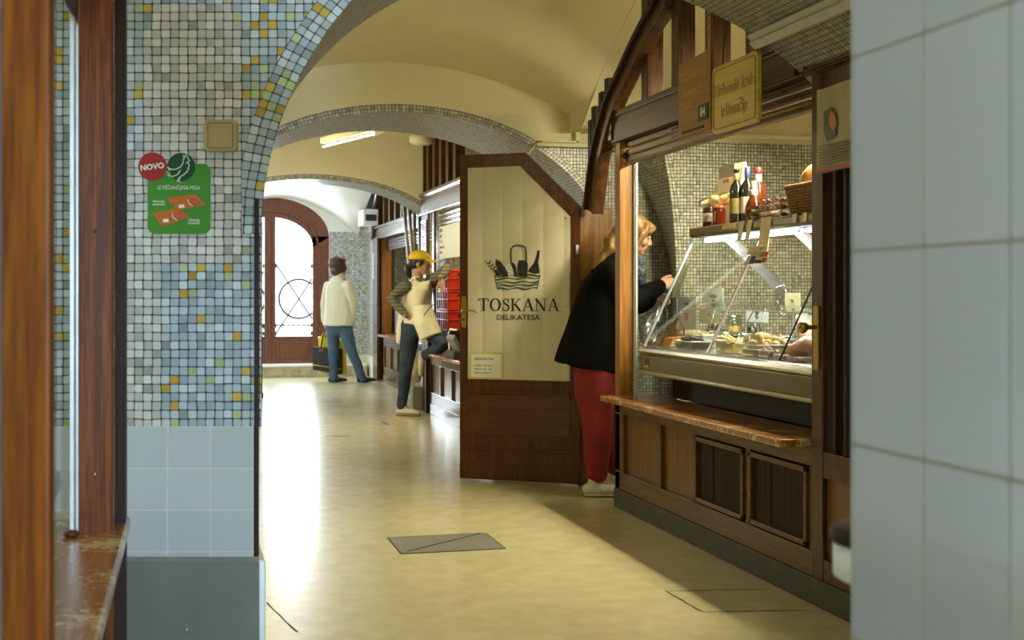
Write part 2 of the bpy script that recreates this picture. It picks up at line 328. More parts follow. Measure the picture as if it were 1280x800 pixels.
# ------------------------------------------------------------------ the building
def ell_z(X, c, aL, aR, z0, b):
    a = aL if X < c else aR; q = 1-((X-c)/a)**2
    return z0+b*sqrt(max(0, q))
def arch_pts(c, aL, aR, z0, b, n=48):
    return [(c-(aL if t > pi/2 else aR)*(-cos(t)) if False else c+(aL if t > pi/2 else aR)*cos(t), z0+b*sin(t)) for t in [pi-pi*i/n for i in range(n+1)]]
def arch(name, Y, t, par, Xl, Xr, zt, ring, zsplit, mats, face=lambda x: 0.0, n=56, zbase=0, splitfar=None):
    """wall with an arched opening from Y to Y+t: mats = [wall mosaic, plaster, ring mosaic, soffit mosaic]"""
    c, aL, aR, z0, b = par; mb = MB(); ip = arch_pts(c, aL, aR, z0, b, n)
    op = arch_pts(c, aL+ring, aR+ring, z0, b+ring, n)
    fy = lambda x: Y+face(x)
    arc = [0]
    for i in range(n): arc.append(arc[-1]+math.dist(ip[i], ip[i+1]))
    P3 = lambda p, y=None: (p[0], fy(p[0]) if y is None else y, p[1])
    for i in range(n):      # ring
        mb.face([P3(ip[i]), P3(ip[i+1]), P3(op[i+1]), P3(op[i])], [(arc[i], 0), (arc[i+1], 0), (arc[i+1], ring), (arc[i], ring)], 2)
        mb.face([P3(ip[i]), P3(ip[i], Y+t), P3(ip[i+1], Y+t), P3(ip[i+1])], [(0, arc[i]), (t, arc[i]), (t, arc[i+1]), (0, arc[i+1])], 3)
        for y, front in ((None, 1), (Y+t, 0)):
            q0, q1 = (op[i], op[i+1]) if front else (ip[i], ip[i+1])
            segs = [(q0[1], q1[1], zsplit, zsplit, 0), (max(q0[1], zsplit), max(q1[1], zsplit), zt, zt, 1)] if (q0[1] < zsplit or q1[1] < zsplit) else [(q0[1], q1[1], zt, zt, 1)]
            if len(segs) == 2: segs[0] = (min(q0[1], zsplit), min(q1[1], zsplit), zsplit, zsplit, 0)
            for a0, a1, b0, b1, mi in segs:
                f = [P3((q0[0], a0), y), P3((q1[0], a1), y), P3((q1[0], b1), y), P3((q0[0], b0), y)]
                mb.face(f if front else f[::-1], None, mi)
    # jambs and outer wall parts
    xl, xr = c-aL, c+aR
    def rect(xa, xb, za, zb, y, front, mi):
        if xb-xa < 1e-4 or zb-za < 1e-4: return
        f = [P3((xa, za), y), P3((xb, za), y), P3((xb, zb), y), P3((xa, zb), y)]; mb.face(f if front else f[::-1], None, mi)
    for y, front in ((None, 1), (Y+t, 0)):
        r = ring if front else 0
        for xa, xb, e in ((Xl, xl-r, 0), (xr+r, Xr, 1)):
            zs = zsplit if not (e and splitfar) else splitfar
            rect(xa, xb, zbase, zs, y, front, 0); rect(xa, xb, zs, zt, y, front, 1)
        if front:
            rect(xl-r, xl, zbase, z0, y, 1, 0); rect(xr, xr+r, zbase, z0, y, 1, 0)
    mb.face([P3((xl, zbase)), (xl, Y+t, zbase), (xl, Y+t, z0), P3((xl, z0))][::-1], None, 3)
    mb.face([P3((xr, zbase)), (xr, Y+t, zbase), (xr, Y+t, z0), P3((xr, z0))], None, 3)
    mb.face([P3((Xl, zbase)), (Xl, Y+t, zbase), (Xl, Y+t, zt), P3((Xl, zt))], None, 0)
    mb.face([P3((Xr, zbase)), (Xr, Y+t, zbase), (Xr, Y+t, zt), P3((Xr, zt))][::-1], None, 0)
    return struct(mb.build(name, mats, origin=False))

PL = M['plaster']
def facey(x): return .253*(.196-x) if x < .6 else .253*(.196-.6)
A1 = (1.3, 1.1, 1.4, 1.37, 1.04); A2 = (1.36, 1.35, 1.35, 1.5, .88); A3 = (1.25, 1.35, 1.35, 1.74, .63)
# arch 1: pillar on the left with mosaic above grey tiles; a whiter repaired patch in the mosaic
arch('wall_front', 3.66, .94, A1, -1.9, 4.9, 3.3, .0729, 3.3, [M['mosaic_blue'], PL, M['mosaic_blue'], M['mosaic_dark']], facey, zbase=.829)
mb = MB()
def fpt(x, z, d=0): return (x, 3.66+facey(x)-d, z)
def pil(px, py):            # pillar face coordinates of a pixel
    for k in range(3):
        x = onY(px, py, 3.66).x if k == 0 else onY(px, py, 3.66+facey(x)).x
    return x, onY(px, py, 3.66+facey(x)).z
def frect(mb, xa, xb, za, zb, d, mi=0, off=(0, 0)):
    mb.face([fpt(xa, za, d), fpt(xb, za, d), fpt(xb, zb, d), fpt(xa, zb, d)], [(xa-off[0], za-off[1]), (xb-off[0], za-off[1]), (xb-off[0], zb-off[1]), (xa-off[0], zb-off[1])], mi)
x1, ztile = pil(317, 533)
x0 = -1.9
# tiles below the mosaic, 4 mm proud
frect(mb, x0, x1, 0, ztile, .004, 0, (x1, ztile))
mb.face([fpt(x0, ztile, .004), fpt(x1, ztile, .004), fpt(x1, ztile), fpt(x0, ztile)], [(.05, .05)]*4, 0)
mb.face([fpt(x1, 0, .004), fpt(x1, 0, -.05), fpt(x1, ztile, -.05), fpt(x1, ztile, .004)], [(.05, .05)]*4, 0)
mb.face([(x1, 3.66, 0), (x1, 4.6, 0), (x1, 4.6, ztile), (x1, 3.66, ztile)], None, 1)
mb.face([(-1.9, 4.6, 0), (-1.9, 4.6, ztile), (x1, 4.6, ztile), (x1, 4.6, 0)], None, 1)
struct(mb.build('wall_left_tiles', [M['tile_grey'], M['mosaic_dark']], origin=False))
# repaired patch
mb = MB(); g = .0243
def snap(v, k=g): return round(v/k)*k
pa = []
for (ax, ay, bx, by) in ((188, 27, 300, 530), (176, 38, 306, 190), (150, 190, 200, 531), (176, 150, 247, 330), (188, 8, 290, 60)):
    xa, za = pil(ax, by); xb, zb = pil(bx, ay); pa.append((snap(xa), snap(xb), snap(za), snap(zb)))
pa = [pa[1], (pa[0][0], snap(pil(300, 200)[0]), snap(pil(300, 330)[1]), pa[0][3]), (pa[2][0], pa[2][1], ztile, pa[2][3]), pa[4]]
for k, (a, b_, c_, d_) in enumerate(pa):
    frect(mb, a, b_, c_, d_, .0012+.0002*k, 0)
struct(mb.build('wall_left_patch', M['mosaic_patch'], origin=False))
# broken bits between tiles and mosaic
# corner strip of the pillar, dark wood
mb = MB(); xs = x1
mb.obox(((xs+.008), 3.66+facey(xs)+.010, .97), (.0065, 0, 0), (0, .018, 0), (0, 0, .5))
struct(mb.build('trim_1', M['wood_dark'], origin=False, bev=.002))
# right part of arch 1 wall below its mosaic
mb = MB(); mb.box(2.7, 4.9, 3.66, 4.6, 0, .83); struct(mb.build('wall_right_base', M['mosaic_dark'], origin=False))
# arch 2 and arch 3
hall = [M['mosaic_hall'], PL, M['mosaic_hall'], M['mosaic_pale']]
hs = [M['mosaic_hall'], PL, M['mosaic_hall'], M['mosaic_hall']]
arch('wall_middle', 8.2, 1.0, A2, -.4, 5.0, 3.4, .052, 2.2, hs)
arch('wall_rear', 13.1, .6, A3, -.4, 5.0, 3.5, .052, 1.9, hs)
def smax(a, b, k=.05):
    h = max(k-abs(a-b), 0)/k; return max(a, b)+h*h*k*.25
def vault(name, Y0, Y1, top, k, rise, Lc, Lk, Yc, Xa=-.4, Xb=2.47, mat=PL, cx=1.3, nx=48, ny=54, lo=None, par=None):
    mb = MB(); v = []
    for j in range(ny+1):
        y = Y0+(Y1-Y0)*j/ny; t = (y-Y0)/(Y1-Y0)
        for i in range(nx+1):
            x = Xa+(Xb-Xa)*i/nx
            T = top-k*(x-cx)**2+rise*sin(pi*t); Z = smax(T, Lc-Lk*(y-Yc)**2, .08)
            if lo is not None: Z = max(Z, lo)
            v.append((x, y, Z))
    f = [(j*(nx+1)+i, (j+1)*(nx+1)+i, (j+1)*(nx+1)+i+1, j*(nx+1)+i+1) for j in range(ny) for i in range(nx)]
    mb.add(v, f, sm=True); return struct(mb.build(name, mat, origin=False))
vault('ceiling', 4.6, 8.2, 2.70, .22, .06, 3.05, .19, 5.9)
vault('ceiling_bay', 9.2, 13.1, 2.95, .30, .08, 3.25, .10, 11.2)
vault('ceiling_end', 13.7, 19.1, 2.62, .42, .25, 2.75, .09, 16.4, mat=M['plaster_white'])
vault('ceiling_stall', 4.6, 8.2, 0, 0, 0, 3.05, .19, 5.9, Xa=2.47, Xb=5.0, lo=2.28)
mb = MB(); mb.box(-2, 5, -3.2, 3.7, 2.9, 3.0); struct(mb.build('ceiling_front', PL, origin=False))
mb = MB(); mb.box(-2, 5.2, 3.6, 19.4, 3.5, 3.6); struct(mb.build('roof_slab', PL, origin=False))
mb = MB()
for Ya, Yb, Lc_, Lk_, Yc_, tp, kk, rs in ((4.6, 8.2, 3.05, .19, 5.9, 2.7, .22, .06), (9.2, 13.1, 3.25, .10, 11.2, 2.95, .30, .08)):
    for j in range(54):
        q = []
        for y in (Ya+(Yb-Ya)*j/54, Ya+(Yb-Ya)*(j+1)/54):
            t_ = (y-Ya)/(Yb-Ya); q.append((y, min(smax(tp-kk*(2.46-1.3)**2+rs*sin(pi*t_), Lc_-Lk_*(y-Yc_)**2, .08), max(2.28, Lc_-Lk_*(y-Yc_)**2) if Ya < 5 else 9)-.004))
        mb.face([(2.465, q[0][0], q[0][1]), (2.465, q[1][0], q[1][1]), (2.465, q[1][0], 3.5), (2.465, q[0][0], 3.5)])
struct(mb.build('wall_lunette', PL, origin=False))
# long walls
mb = MB(); mb.box(-.5, -.32, 4.6, 19.3, 0, 3.5); struct(mb.build('wall_left', PL, origin=False))
mb = MB(); mb.box(5.0, 5.1, 3.66, 19.3, 0, 3.5); struct(mb.build('wall_right', PL, origin=False))
mb = MB(); mb.box(-2.0, -1.85, -3.2, 3.75, 0, 3.0); struct(mb.build('wall_left_front', PL, origin=False))
mb = MB(); mb.box(2.5, 2.6, -3.2, 3.66, 0, 3.0); struct(mb.build('wall_right_front', PL, origin=False))
mb = MB(); mb.box(-2, .35, -3.2, -3.05, 0, 3); mb.box(.65, 2.6, -3.2, -3.05, 0, 3); mb.box(.35, .65, -3.2, -3.05, 1.46, 3); mb.box(.35, .65, -3.2, -3.05, 0, 1.14); struct(mb.build('wall_back', PL, origin=False))
# floor
m, nt, b = newmat('floor_stone')
tc = N(nt, 'ShaderNodeTexCoord'); n1 = N(nt, 'ShaderNodeTexNoise', i_Scale=1.3, i_Detail=6.0); L(nt, tc.outputs['Object'], n1.inputs['Vector'])
n2 = N(nt, 'ShaderNodeTexNoise', i_Scale=9.0, i_Detail=4.0, i_Roughness=.55); L(nt, tc.outputs['Object'], n2.inputs['Vector'])
r = N(nt, 'ShaderNodeValToRGB'); r.color_ramp.elements[0].position = .3; r.color_ramp.elements[1].position = .7
r.color_ramp.elements[0].color = rgb((.46, .41, .235)); r.color_ramp.elements[1].color = rgb((.60, .545, .33))
a = N(nt, 'ShaderNodeMath', operation='ADD'); L(nt, n1.outputs['Fac'], a.inputs[0]); L(nt, n2.outputs['Fac'], a.inputs[1])
h = N(nt, 'ShaderNodeMath', operation='MULTIPLY'); h.inputs[1].default_value = .5; L(nt, a.outputs[0], h.inputs[0]); L(nt, h.outputs[0], r.inputs['Fac'])
L(nt, r.outputs['Color'], b.inputs['Base Color'])
mr = N(nt, 'ShaderNodeMapRange'); mr.inputs['To Min'].default_value = .16; mr.inputs['To Max'].default_value = .30; L(nt, n2.outputs['Fac'], mr.inputs['Value']); L(nt, mr.outputs[0], b.inputs['Roughness'])
bp = N(nt, 'ShaderNodeBump', i_Strength=.12, i_Distance=.01); L(nt, n1.outputs['Fac'], bp.inputs['Height']); L(nt, bp.outputs['Normal'], b.inputs['Normal'])
M['floor'] = m
mb = MB(); mb.box(-2, 5.2, -3.2, 19.2, -.1, 0); fl = struct(mb.build('floor', m, origin=False))
def floorline(pts, w=.008, z=.0009):
    mb = MB(); q = [Vector(onZ(px, py, 0)) for px, py in pts]; out = []
    for i in range(len(q)-1):
        n = 8
        for k in range(n): out.append(q[i].lerp(q[i+1], k/n)+Vector((random.uniform(-.004, .004), random.uniform(-.004, .004), 0)))
    out.append(q[-1])
    for a_, b_ in zip(out, out[1:]):
        d = (b_-a_).normalized(); s_ = Vector((-d.y, d.x, 0))*w*random.uniform(.3, .7)
        mb.face([a_-s_+Vector((0, 0, z)), b_-s_+Vector((0, 0, z)), b_+s_+Vector((0, 0, z)), a_+s_+Vector((0, 0, z))])
    return mb.build('crack', M['darkgrey'], fl)
floorline([(833, 739), (962, 736)], .006); floorline([(833, 739), (876, 764)], .009); floorline([(876, 765), (1012, 763)], .008)
floorline([(407, 545), (435, 545)], .05); floorline([(478, 527), (485, 531)], .03); floorline([(334, 753), (372, 790)], .006)
mb = MB(); p = [onZ(x, y, 0) for x, y in ((487, 671), (612, 670), (631, 687), (499, 690))]
X0h, X1h, Y0h, Y1h = .958, 1.447, 5.86, 6.27
mb.box(X0h, X1h, Y0h, Y1h, .0002, .004)
hatch = mb.build('floor_hatch', plain('hatch', (.20, .20, .17), .5, .3, var=.12, scale=8), bev=.001)
tag(hatch, 'square grey metal hatch cover let into the cream floor', 'hatch')
mb = MB(); mb.bar((X0h+.03, Y0h+.03, .0046), (X1h-.03, Y1h-.03, .0046), .006, .0008); o = mb.build('crack', M['darkgrey'], hatch); o.location = -hatch.location
mb = MB(); mb.box(X0h-.006, X0h, Y0h, Y1h, 0, .003); mb.box(X1h, X1h+.006, Y0h, Y1h, 0, .003); mb.box(X0h, X1h, Y0h-.005, Y0h, 0, .003); o = mb.build('rim', M['darkgrey'], hatch); o.location = -hatch.location

# steel plinth round the foot of the left pillar
pz = .462
t = thing('steel_plinth', 'grey sheet metal guard boxed round the foot of the tiled pillar', 'guard', (0, 3.6, 0))
xa = pil(120, 706)[0]; xb = onY(331, 706, 3.585).x
mb = MB()
def fq(x, d): return 3.66+facey(x)-d
v = [(xa, fq(xa, .07), 0), (xb, fq(xb, .07), 0), (xb, 4.55, 0), (xa, 4.55, 0)]
v = [(xa, fq(xa, .07)), (xb, fq(xb, .07)), (xb, 4.5), (xb-.012, 4.5), (xb-.012, fq(xb, .055)), (xa, fq(xa, .055))]
n = len(v); mb.add([(x, y, 0) for x, y in v]+[(x, y, pz) for x, y in v], [tuple(reversed(range(n))), tuple(range(n, 2*n))]+[(i, (i+1) % n, (i+1) % n+n, i+n) for i in range(n)])
mb.add([(xa, fq(xa, .07), pz-.004), (xb, fq(xb, .07), pz-.004), (xb, fq(xb, 0), pz-.004), (xa, fq(xa, .0), pz-.004), (xa, fq(xa, .07), pz+.002), (xb, fq(xb, .07), pz+.002), (xb, fq(xb, 0), pz+.002), (xa, fq(xa, .0), pz+.002)], [(0,3,2,1),(4,5,6,7),(0,1,5,4),(1,2,6,5),(2,3,7,6),(3,0,4,7)])
mb.build('panel', M['galv'], t, bev=.0015)
mb = MB(); mb.box(xb-.016, xb+.002, fq(xb, .074), fq(xb, .07)+.012, 0, pz+.004); mb.build('corner_edge', M['alu'], t, bev=.002)
rv = onY(234, 787, fq(.0, .07)); mb = MB(); mb.ell((rv.x, fq(rv.x, .072), rv.z), (.008, .006, .008)); mb.build('rivet', M['galv'], t)

# foreground tiled pier on the right
mb = MB()
X = .668
def tuv(y, z): return (y-1.067, z-.045)
ys, ye, zt = -.9, 1.203, 2.9
mb.face([(X, ye, 0), (X, ys, 0), (X, ys, zt), (X, ye, zt)][::-1], [tuv(ye, 0), tuv(ys, 0), tuv(ys, zt), tuv(ye, zt)][::-1])
mb.face([(X, ye, 0), (X+.4, ye, 0), (X+.4, ye, zt), (X, ye, zt)][::-1], [(0.01, 0), (.4, 0), (.4, zt), (0.01, zt)][::-1])
mb.face([(X, ys, 0), (X+.4, ys, 0), (X+.4, ys, zt), (X, ys, zt)], [(0.01, 0), (.4, 0), (.4, zt), (0.01, zt)])
mb.face([(X+.4, ye, 0), (X+.4, ys, 0), (X+.4, ys, zt), (X+.4, ye, zt)])
o = struct(mb.build('wall_right_pier', M['tile_white'], origin=False))
t = thing('wall_shelf', 'small round brown-topped shelf with a pale rim behind the white tiled pier', 'shelf', (.75, 1.26, .87))
mb = MB(); cx_, cy_ = .757, 1.268
mb.lathe([(.060, .885), (.066, .889), (.066, .925)], (cx_, cy_, 0), 28); mb.build('rim', M['white'], t)
mb = MB(); mb.lathe([(.066, .925), (.070, .928), (.070, .940), (.064, .944), (.0, .945)], (cx_, cy_, 0), 28); mb.build('top', M['wood_dark'], t)

# ------------------------------------------------------------------ end wall, door to the street
YE = 19.1
door_out = (1.165, .87, .87, 2.05, .58)
dpts = arch_pts(*door_out, n=24)
mb = MB()
def wallstrip(mb, pts, Y, x0, x1, zt, zsplit):
    for (xa, za), (xb, zb) in zip(pts, pts[1:]):
        a0, b0 = max(za, .0), max(zb, 0)
        mb.face([(xa, Y, a0), (xb, Y, b0), (xb, Y, zt), (xa, Y, zt)], None, 1)
    mb.face([(x0, Y, 0), (pts[0][0], Y, 0), (pts[0][0], Y, zt), (x0, Y, zt)], None, 1)
    mb.face([(pts[-1][0], Y, 0), (x1, Y, 0), (x1, Y, .30), (pts[-1][0], Y, .30)], None, 2)
    mb.face([(pts[-1][0], Y, .3), (x1, Y, .3), (x1, Y, zsplit), (pts[-1][0], Y, zsplit)], None, 0)
    mb.face([(pts[-1][0], Y, zsplit), (x1, Y, zsplit), (x1, Y, zt), (pts[-1][0], Y, zt)], None, 1)
wallstrip(mb, dpts, YE, -.4, 5.0, 3.5, 2.13)
for (xa, za), (xb, zb) in zip([(dpts[0][0], 0)]+dpts, dpts+[(dpts[-1][0], 0)]):
    mb.face([(xa, YE, za), (xa, YE+.3, za), (xb, YE+.3, zb), (xb, YE, zb)], None, 1)
struct(mb.build('wall_far', [M['mosaic_far'], M['plaster_white'], M['plaster']], origin=False))
mb = MB(); mb.box(2.6, 3.1, 18.45, 19.1, .30, 2.12); mb.box(2.59, 3.1, 18.44, 19.1, 0, .3, 1); mb.box(2.6, 3.1, 18.45, 19.1, 2.12, 3.5, 1); struct(mb.build('wall_far_pier', [M['mosaic_far'], M['plaster_white']], origin=False))
mb = MB(); mb.box(.2, 2.55, 18.75, 19.1, 0, .15); mb.box(.2, 2.55, 18.73, 19.1, .15, .175, 1)
struct(mb.build('trim_2', [plain('step', (.52, .46, .30), .7, var=.25, scale=14), M['plaster_white']], origin=False))
M['door_brown'] = wood('door_brown', (.15, .055, .035), (.22, .085, .05), 'z', rough=.5)
M['iron'] = plain('iron', (.03, .04, .05), .5)
d = bpy.data.objects.new('door_1', None); C.objects.link(d); d.location = (1.165, YE+.1, .175); d['_w'] = 1; WORLD.append(d); struct(d, 'arched brown double street door with bright glazing')
inn = (1.165, .63, .63, 1.90, .44); ip = arch_pts(*inn, n=24)
mb = MB(); y0, y1 = YE+.05, YE+.14
for i in range(24):
    for y, s_ in ((y0, 1), (y1, -1)):
        f = [(ip[i][0], y, ip[i][1]), (ip[i+1][0], y, ip[i+1][1]), (dpts[i+1][0], y, dpts[i+1][1]), (dpts[i][0], y, dpts[i][1])]; mb.face(f[::s_])
    mb.face([(ip[i][0], y0, ip[i][1]), (ip[i][0], y1, ip[i][1]), (ip[i+1][0], y1, ip[i+1][1]), (ip[i+1][0], y0, ip[i+1][1])])
mb.box(.295, .535, y0, y1, .175, 2.06); mb.box(1.795, 2.035, y0, y1, .175, 2.06)
mb.build('frame', M['door_brown'], d)
mb = MB(); fo = arch_pts(1.165, .70, .70, 1.95, .48, 20)
for a_, b_ in zip(fo, fo[1:]): mb.bar((a_[0], y0-.012, a_[1]), (b_[0], y0-.012, b_[1]), .03, .03, side=(0, 1, 0))
mb.build('moulding', M['door_brown'], d)
for xa, xb in ((.535, 1.09), (1.25, 1.795)):
    mb = MB(); mb.box(xa, xb, y0, y1, .175, .58); mb.box(xa+.06, xb-.06, y0-.012, y0, .25, .52); mb.build('lower_panel', M['door_brown'], d, bev=.006)
    g_ = MB(); g_.box(xa, xb, YE+.11, YE+.114, .58, 2.34); g_.build('glass_pane', M['glass'], d)
    mb = MB(); cx_ = (xa+xb)/2; cz_ = 1.12; yy = YE+.16
    if xa > 1: cx_ = 1.60; cz_ = 1.135
    mb.tube([(cx_+.29*cos(2*pi*k/32), yy, cz_+.29*sin(2*pi*k/32)) for k in range(32)], .017, closed=True, n=6)
    for sx_, sz_ in ((1, 1), (1, -1)): mb.tube([(cx_-.34*sx_, yy, cz_-.52*sz_), (cx_+.34*sx_, yy, cz_+.52*sz_)], .012, n=6)
    mb.tube([(xa, yy, .74), (xb, yy, .74)], .009, n=6)
    for k in range(7): mb.ell((xa+.05+(xb-xa-.1)*k/6, yy, .74), (.016, .012, .016), n=6, k=5)
    for q in ((xa, .74), (xa, 1.62), (xb, .74), (xb, 1.62), (xa, .62), (xb, .62)): mb.obox((q[0], yy-.02, q[1]), (.022, 0, 0), (0, .03, 0), (0, 0, .03))
    mb.build('iron_grille', M['iron'], d)
mb = MB(); mb.box(1.09, 1.25, y0-.01, y1, .175, 2.36); mb.box(1.155, 1.185, y0-.035, y0-.01, .175, 2.4); mb.build('stile', M['door_brown'], d, bev=.005)
# outdoor pavement
mb = MB(); mb.box(-8, 12, 19.4, 32, -.1, .0); struct(mb.build('ground_outside', plain('pavement', (.6, .6, .6), .8), origin=False))

# air conditioner box high by the end pier
t = thing('ventilation_box', 'white ventilation box with a dark grille high on the end pier', 'vent', (2.6, 18.0, 2.2))
p0 = onX(455, 262, 2.45); p1 = onX(473, 280, 2.45)
q0 = onY(454, 261, 17.9); q1 = onY(473, 281, 17.9)
mb = MB(); mb.box(q0.x, q1.x, 17.9, 18.46, q1.z, q0.z); mb.build('housing', M['plaster_white'], t, bev=.01)
g0 = onY(457, 268, 17.89); g1 = onY(470, 276, 17.89); mb = MB(); mb.box(g0.x, g1.x, 17.885, 17.9, g1.z, g0.z)
for k in range(5): mb.box(g0.x, g1.x, 17.875, 17.885, g1.z+(g0.z-g1.z)*(k+.2)/5, g1.z+(g0.z-g1.z)*(k+.5)/5)
mb.build('grille', M['darkgrey'], t)
# wall stub of dark wood seen past the near pillar
a0 = onZ(328, 497, 0); mb = MB(); mb.box(.3, a0.x, a0.y, a0.y+.06, 0, 2.05); mb.box(.3, a0.x+.01, a0.y-.01, a0.y+.07, 0, .06)
o = mb.build('door_leaf', M['wood_dark'], bev=.004); tag(o, 'narrow dark wooden door edge standing open at the left wall, beyond the mosaic pillar', 'door')

# ------------------------------------------------------------------ conduit, lamp, small fittings
cr, cl = onY(670, 181, 8.17), onY(742, 183, 8.17)
mb = MB(); zc = cr.z; mb.box(cr.x, 2.68, 8.13, 8.199, zc-.012, zc+.012); mb.box(cr.x+.03, 2.52, 8.14, 8.199, zc+.016, zc+.03)
mb.box(2.50, 2.53, 8.14, 8.199, zc+.012, 2.5)
mb.tube([(cr.x, 8.17, zc), (cr.x-.05, 8.17, zc-.06), (cr.x-.11, 8.18, zc-.07)], .009, n=6)
o = mb.build('cable_trunking', M['plaster'], bev=.002); tag(o, 'cream cable trunking along the top of the mosaic above the glazed door', 'trunking')
t = thing('ceiling_lamp', 'cream fluorescent batten lamp on the vault beyond the mosaic arch', 'lamp', (1.3, 10.3, 2.5))
a_, b_ = P(404, 176, 10.9), P(478, 170, 9.9); b_.z = a_.z
mb = MB(); mb.bar(a_, b_, .05, .06); mb.obox(b_+(a_-b_)*.06, (b_-a_)*.07, Vector((0, .05, 0)), (0, 0, .07)); mb.build('housing', M['plaster'], t, bev=.005)
mb = MB(); mb.tube([a_+Vector((-.0, -.0, -.05)), b_+(a_-b_)*.12+Vector((0, 0, -.05))], .009, n=8); mb.build('tube', M['lamp'], t)
for k in range(1, 6): mb = MB(); mb.tube([a_.lerp(b_, k/7)+Vector((0, 0, -.05)), a_.lerp(b_, k/7+.012)+Vector((0, 0, -.05))], .012, n=8); mb.build('clip', M['plaster'], t)
for q in (a_, b_): mb = MB(); mb.bar(q+Vector((0, 0, .02)), q+Vector((0, 0, .55)), .02, .02); mb.build('rod', M['plaster'], t)
q = P(527, 173, 12.3)
t = thing('smoke_detector', 'round cream detector beside the wooden lattice at the far vault', 'detector', q)
mb = MB(); mb.lathe([(.09, -.06), (.12, -.03), (.12, .02), (.06, .03)], q, 20); mb.build('body', M['plaster'], t)
mb = MB(); mb.lathe([(.05, .03), (.05, 3.0-q.z)], q, 12); mb.build('mount', M['plaster'], t)
# steel tie running across arch 1's soffit
a_, b_ = onY(936, 42, 4.59), onY(1010, -5, 4.0)
c, aL, aR, z0, bb = A1
xx = 2.14; zz = ell_z(xx, *A1)
dx = 2.0-xx; 
mb = MB(); s_ = Vector((.75, 0, -.66)); 
mb.obox((xx, 4.13, zz-.012), s_*.035, (0, .475, 0), Vector((.66, 0, .75))*.014); mb.obox((xx-.004, 4.13, zz-.03), s_*.018, (0, .475, 0), Vector((.66, 0, .75))*.01)
o = mb.build('cable_channel', plain('channel', (.5, .49, .42), .5), bev=.003); tag(o, 'pale grey cable channel across the mosaic underside of the nearest arch', 'trunking')
# ------------------------------------------------------------------ market stall on the right
XS = 2.35
YA, YB = 4.53, 6.90
st = thing('market_stall', 'dark wooden market stall front with open counter hatch, grilles and arched timber lattice', 'market stall', (XS, 5.7, 0))
mb = MB(); mb.box(XS-.008, XS+.05, 3.3, YB, 0, .105); mb.build('kick_plate', M['kick'], st, bev=.003)
# counter front: rails and stiles standing proud of sunk panels
mb = MB(); mb.box(XS, XS+.04, YA, YB, .105, .205); mb.box(XS, XS+.04, YA, YB, .53, .60)
for ya, yb in ((6.76, 6.90), (6.18, 6.26), (5.71, 5.76), (5.10, 5.15), (4.53, 4.56)): mb.box(XS, XS+.04, ya, yb, .205, .53)
mb.build('frame', M['wood_lighty'], st, bev=.004)
for ya, yb in ((6.26, 6.76), (5.76, 6.18)):
    mb = MB(); mb.box(XS+.022, XS+.035, ya, yb, .205, .53); mb.build('panel', M['wood_light'], st)
for ya, yb in ((5.155, 5.705), (4.565, 5.095)):
    mb = MB(); w_ = .022
    for a_, b_, c_, d_ in ((ya, yb, .215, .215+w_), (ya, yb, .525-w_, .525), (ya, ya+w_, .215, .525), (yb-w_, yb, .215, .525)): mb.box(XS-.012, XS+.02, a_, b_, c_, d_)
    o = mb.build('vent_grille', M['wood_lighty'], st, bev=.003)
    mb = MB(); mb.box(XS+.024, XS+.03, ya, yb, .215, .525)
    n = 30
    for k in range(n):
        y = ya+w_+(yb-ya-2*w_)*(k+.5)/n; mb.box(XS+.004, XS+.022, y-.0055, y+.0055, .23, .512)
    mb.box(XS+.0, XS+.022, ya+w_+(yb-ya)*.6, ya+w_+(yb-ya)*.6+.008, .23, .512)
    mb.build('slats', M['wood_dark'], o)
mb = MB(); mb.box(2.245, 2.56, 4.59, 6.86, .60, .632); mb.build('sill', M['wood_sill'], st, bev=.006)
mb = MB(); mb.box(2.50, 2.56, 4.6, 6.86, .3, .60); mb.box(2.62, 3.2, 4.66, 6.7, 0, .6); mb.build('plinth_back', M['black'], st)
# posts
mb = MB(); mb.box(XS, XS+.078, 6.82, 6.90, .105, 2.056); mb.build('post', wood('wood_orange', (.24, .10, .016), (.38, .17, .03), 'z', coat=.1), st, bev=.003)
mb = MB(); mb.box(XS+.079, XS+.10, 6.80, 6.83, .632, 1.95); mb.box(XS+.085, XS+.097, 6.79, 6.80, .632, 1.95); mb.build('shutter_track', M['alu'], st, bev=.002)
# beam, roller shutter
mb = MB(); mb.box(XS-.02, XS+.10, 3.9, 7.10, 2.056, 2.225); mb.box(XS-.03, XS-.02, 3.9, 7.10, 2.195, 2.23)
mb.build('beam', M['wood_y'], st, bev=.005)
mb = MB()
for ya, yb in ((4.62, 4.98), (4.1, 4.55)):
    for a_, b_, c_, d_ in ((ya, yb, 2.065, 2.075), (ya, yb, 2.175, 2.185), (ya, ya+.012, 2.065, 2.185), (yb-.012, yb, 2.065, 2.185)): mb.box(XS-.032, XS-.02, a_, b_, c_, d_)
mb.build('beam_moulding', M['wood_y'], st, bev=.002)
mb = MB()
for k in range(3): mb.box(XS+.03, XS+.055, 4.53, 6.81, 1.935+k*.042, 1.972+k*.042)
mb.box(XS+.02, XS+.065, 4.53, 6.81, 1.925, 1.94); sh = mb.build('roller_shutter', M['wood_lighty'], st, bev=.006)
for z in (1.954, 1.996, 2.038):
    mb = MB(); k = 0; y = 4.56
    while y < 6.1:
        mb.box(XS+.0285, XS+.031, y, y+.009, z-.004, z+.004); y += .021
    mb.build('slot_row', M['cream_paper'] if z < 1.96 else M['black'], sh)
mb = MB(); mb.tube([(XS+.02, 6.79, 1.975), (XS+.035, 6.79, 1.975)], .018, n=12); mb.build('shutter_stop', M['black'], st)
